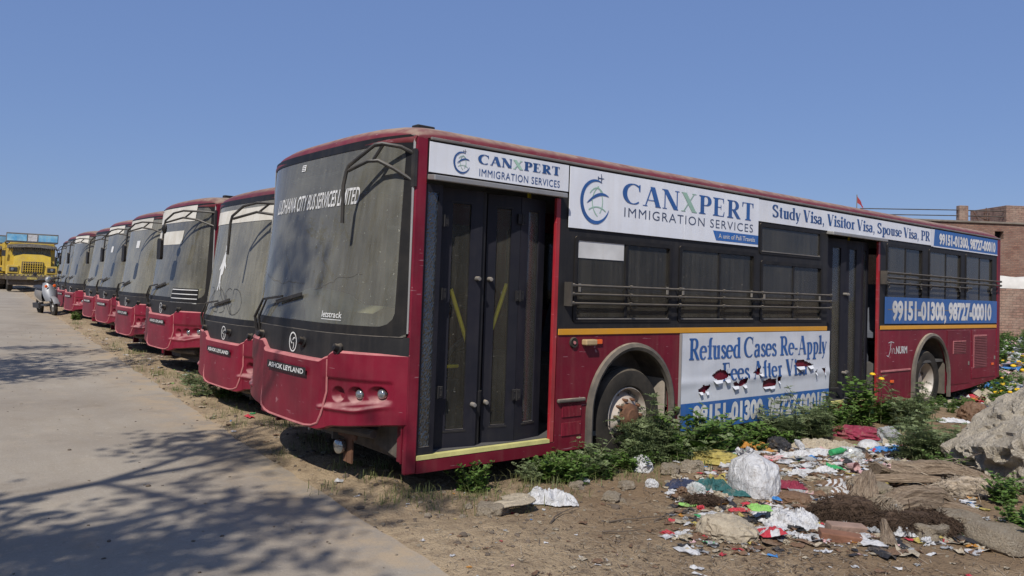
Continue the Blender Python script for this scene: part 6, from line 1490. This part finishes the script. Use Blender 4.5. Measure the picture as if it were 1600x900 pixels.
weed('broad', 738, 768, .36, 'leafy weed under the first door step', .4, .8); weed('broad2', 860, 752, .30, 'low weed below the red sill left of the wheel', 1.2, 1); weed('fern2', 832, 752, .24, 'small feathery weed beneath the first door post', 2.2); weed('broad2', 895, 748, .28, 'leafy weed beneath the side louvres', 3)
weed('broad', 1072, 712, .60, 'broad leaved weed at the left corner of the torn banner', .1, 1.1); weed('broad', 1128, 704, .46, 'broad leaved weed under the 99151 figures of the banner', 1.9, 1.2); weed('fern', 1225, 692, .62, 'feathery weed covering the second telephone number on the banner', 2.5, 1.2); weed('fern', 1278, 684, .66, 'feathery weed at the right corner of the torn banner', .9, 1.1)
weed('broad', 1180, 694, .34, 'leafy weed under the middle of the torn banner', 2.9, 1.2); weed('tall', 1342, 664, .76, 'tall leafy weed with yellow flowers beside the second door', 0, 1.3); weed('broad', 1310, 668, .44, 'leafy weed below the second door step', 1.1, 1.1); weed('broad', 1385, 660, .40, 'leafy weed right of the yellow flowered one', 2.1, 1.1)
weed('fern', 1425, 672, .76, 'feathery weed before the rear wheel', 0.7, 1.1); weed('fern', 1452, 722, .66, 'big grey green feathery weed right of the rubbish', 1.7, 1.15); weed('fern2', 1490, 715, .42, 'feathery weed left of the concrete lump', 2.6, 1.1); weed('fern2', 1420, 712, .36, 'small feathery weed beside the blue bag', 3.3); weed('broad', 1480, 745, .26, 'broad leaved weed behind the palm log', .2, 1.0)
weed('broad', 1572, 785, .28, 'broad leaved weed under the concrete lump', 1.4, 1); weed('broad', 1600, 845, .34, 'leafy weed at the bottom right corner', 2.4, 1); weed('fern2', 1515, 622, .36, 'feathery weed below the rear overhang', 1); weed('broad', 1556, 604, .42, 'leafy weed at the rear corner of the bus', 2, 1.2); weed('fern2', 1395, 640, .5, 'dark feathery weed in the shade before the rear wheel', 2.8)
weed('fern2', 322, 618, .36, 'feathery weed on the road edge before the second bus', .4, 1.2); weed('broad2', 355, 622, .26, 'leafy weed in front of the second bus', 1.4, 1.2); weed('fern2', 300, 600, .26, 'low weed between second and third bus', 2.5, 1.1); weed('broad2', 118, 500, .3, 'green weed at the foot of the seventh bus', 1)
# yellow flowers on the tall weed
for (u, v, z, lb) in ((1376, 664, .60, 'larger yellow flower head beside the second door'), (1362, 664, .66, 'small yellow flower left of the larger flower head')):
    p = on_ground(u, v); f_ = empty('flower', p); tag(f_, lb, 'flower')
    mb = MB(); mb.tube([(0, 0, 0), (.01, 0, z * .5), (0, 0, z)], [.004, .003, .002], 4); mb.build('stalk', M['stem'], f_)
    mb = MB(); mb.add(*lump(3, .035, .035, .022, .3, 3, 3)); o = mb.build('flower_head', M['petal'], f_); o.location = (0, 0, z)
def join_scatter(name, keys, n_, area, seed, mats, smin, smax, src=None):
    rr = random.Random(seed); mb = MB()
    for i in range(n_):
        p = area(rr); g_ = src[rr.randrange(len(src))] if src else PROTO[rr.choice(keys)][1]; s_ = rr.uniform(smin, smax); a = rr.uniform(0, 6.28); ca, sa = math.cos(a) * s_, math.sin(a) * s_
        b = len(mb.v); mb.v += [(p.x + x * ca - y * sa, p.y + x * sa + y * ca, p.z + z * s_) for x, y, z in g_.v]; mb.f += [tuple(b + q for q in f) for f in g_.f]; mb.m += g_.m
    return tag(mb.build(name, [M[q] for q in mats]), kind='stuff')
small = [weed_mesh('broad', 200 + i, .26, .22, 9) for i in range(3)] + [weed_mesh('fern', 210 + i, .28, .24, 8) for i in range(3)]
def aU(rr):
    x = BUS.x + rr.choice([rr.uniform(1.3, 2.0), rr.uniform(1.9, 3.2), rr.uniform(3.0, 6.6), rr.uniform(3.0, 6.6), rr.uniform(6.3, 9.3), rr.uniform(9.8, 12.5)]); y = BUS.y - rr.uniform(-.15, .34) - (.12 if x > BUS.x + 3 else 0)
    return gpos(x, y)
join_scatter('undergrowth', None, 92, aU, 1, ['leafB', 'stem'], .45, 1.05, small)
def aU2(rr): x = rr.uniform(14.5, 30); return gpos(x, 4.6 + (x - 13) * .10 + rr.uniform(-.7, 3.5))
join_scatter('undergrowth', None, 170, aU2, 2, ['leafB', 'stem'], .9, 1.7, small)
gr = [grass_mesh(i, 30, .13, .09) for i in range(5)]
def aG1(rr): y = rr.choice([rr.uniform(5.0, 8.5), rr.uniform(8, 14), rr.uniform(10, 26)]); return gpos(road_edge(y) + abs(rr.gauss(.25, .28)) + .05, y)
join_scatter('grass', None, 75, aG1, 3, ['leafC'], .5, 1.15, gr)
def aG2(rr): x = BUS.x + rr.uniform(-.2, 3.0); return gpos(x, BUS.y - abs(rr.gauss(.1, .25)))
join_scatter('grass', None, 45, aG2, 4, ['leafC'], .5, 1.2, gr)
def aF(rr): x = rr.uniform(15, 26); return gpos(x, 4.9 + (x - 13) * .14 + rr.gauss(0, .5))
rr = random.Random(8); mb = MB()
for i in range(60):
    p = aF(rr); vs0, fs0 = ICO[2]; s_ = rr.uniform(.025, .06); mb.add([(p.x + v.x * s_, p.y + v.y * s_, p.z + .12 + v.z * s_ * .6) for v in vs0], fs0)
tag(mb.build('marigold_heads', M['petal']), kind='stuff')
# ------------------------------------------------------------ trees that shade the road (left of the picture) and the far hedge
def tree(loc, label, H, seed, leaves=2600, crown=2.6, lm='leafD'):
    rr = random.Random(seed); t_ = empty('tree', loc); tag(t_, label, 'tree', 'trees')
    mb = MB(); tips = []
    def br(p, d, L_, r_, lvl):
        pts = [p]; q = p.copy(); dd = d.copy()
        for i in range(5): dd = (dd + Vector((rr.gauss(0, .14), rr.gauss(0, .14), rr.gauss(.03, .08)))).normalized(); q = q + dd * L_ / 5; pts.append(q.copy())
        mb.tube(pts, [r_ * (1 - .6 * i / 5) for i in range(6)], 6 if lvl < 2 else 4, caps=False)
        if lvl >= 3: tips.append((pts[-1], dd)); tips.append((pts[3], dd)); return
        for i in range(3 if lvl else 5):
            a = rr.uniform(0, 6.28); s_ = dd.orthogonal().normalized(); s_.rotate(Matrix.Rotation(a, 3, dd)); k = rr.randint(2, 5)
            br(pts[k], (dd * rr.uniform(.5, .9) + s_ * rr.uniform(.6, 1)).normalized(), L_ * rr.uniform(.5, .72), r_ * .5, lvl + 1)
    br(Vector((0, 0, -.1)), Vector((rr.gauss(0, .06), rr.gauss(0, .06), 1)), H * .5, H * .022, 0)
    mb.build('trunk', M['bark'], t_, smooth=True)
    mb = MB()
    for i in range(leaves):
        p, d = rr.choice(tips); q = p + Vector((rr.gauss(0, .22), rr.gauss(0, .22), rr.gauss(0, .16))); dd = Vector((rr.gauss(0, 1), rr.gauss(0, 1), rr.gauss(0, .6))); leaf(mb, q, dd, Vector((rr.gauss(0, .5), rr.gauss(0, .5), 1)).normalized(), rr.uniform(.10, .18), .045, 0)
    mb.build('crown', M[lm], t_)
tree(Vector((-5.2, 1.2, 0)), 'tree standing beyond the left side of the road, nearest the camera', 10, 1, 5200); tree(Vector((-5.3, 4.4, 0)), 'second tree beyond the left side of the road', 10.5, 2, 5200); tree(Vector((-6.0, 12.2, 0)), 'fourth tree beyond the left side of the road, farthest from the camera', 10, 4, 5200); tree(Vector((-5.6, 8.0, 0)), 'third tree beyond the left side of the road', 10, 3, 5200)
# hedge and rubble between the truck and the last buses
for i, (u, d_, h, lb) in enumerate(((150, 62, 2.2, 'low dark bush behind the far buses'), (100, 66, 2.2, 'low bush seen between the truck and the last bus'), (60, 72, 2.4, 'dark bush behind the truck with blue headboard'), (10, 75, 2.0, 'far bush behind the truck at the left edge'), (-40, 75, 2.4, 'far bush beyond the left edge of the picture'))):
    p = W(u, 430, d_); p.z = ground(p.x, p.y); b_ = empty('bush', p); tag(b_, lb, 'bush'); rr = random.Random(i); mb = MB()
    for k in range(1500):
        a = Vector((rr.gauss(0, 1), rr.gauss(0, 1), rr.gauss(0, 1))).normalized() * rr.uniform(.6, 1) ** .5; q = Vector((a.x * 3.0, a.y * 1.8, h * .5 + a.z * h * .5)); q += Vector((noise.noise(q) * .4,) * 3); leaf(mb, q, Vector((rr.gauss(0, 1), rr.gauss(0, 1), rr.gauss(0, 1))), Vector((0, 0, 1)), rr.uniform(.15, .3), .09, 0)
    mb.build('foliage', M['leafD'], b_); mb = MB()
    for k in range(4): mb.tube([(rr.uniform(-1.5, 1.5), 0, -.1), (rr.uniform(-2, 2), 0, h * .7)], .04, 5)
    mb.build('stems', M['bark'], b_)
item('rubble_heap', 'grey rubble heap between the truck and last bus', 'rubble', 'stone', 93, 449, (.9, .8, .7), 88, .3, 1.6, 4, True, ridged=False)
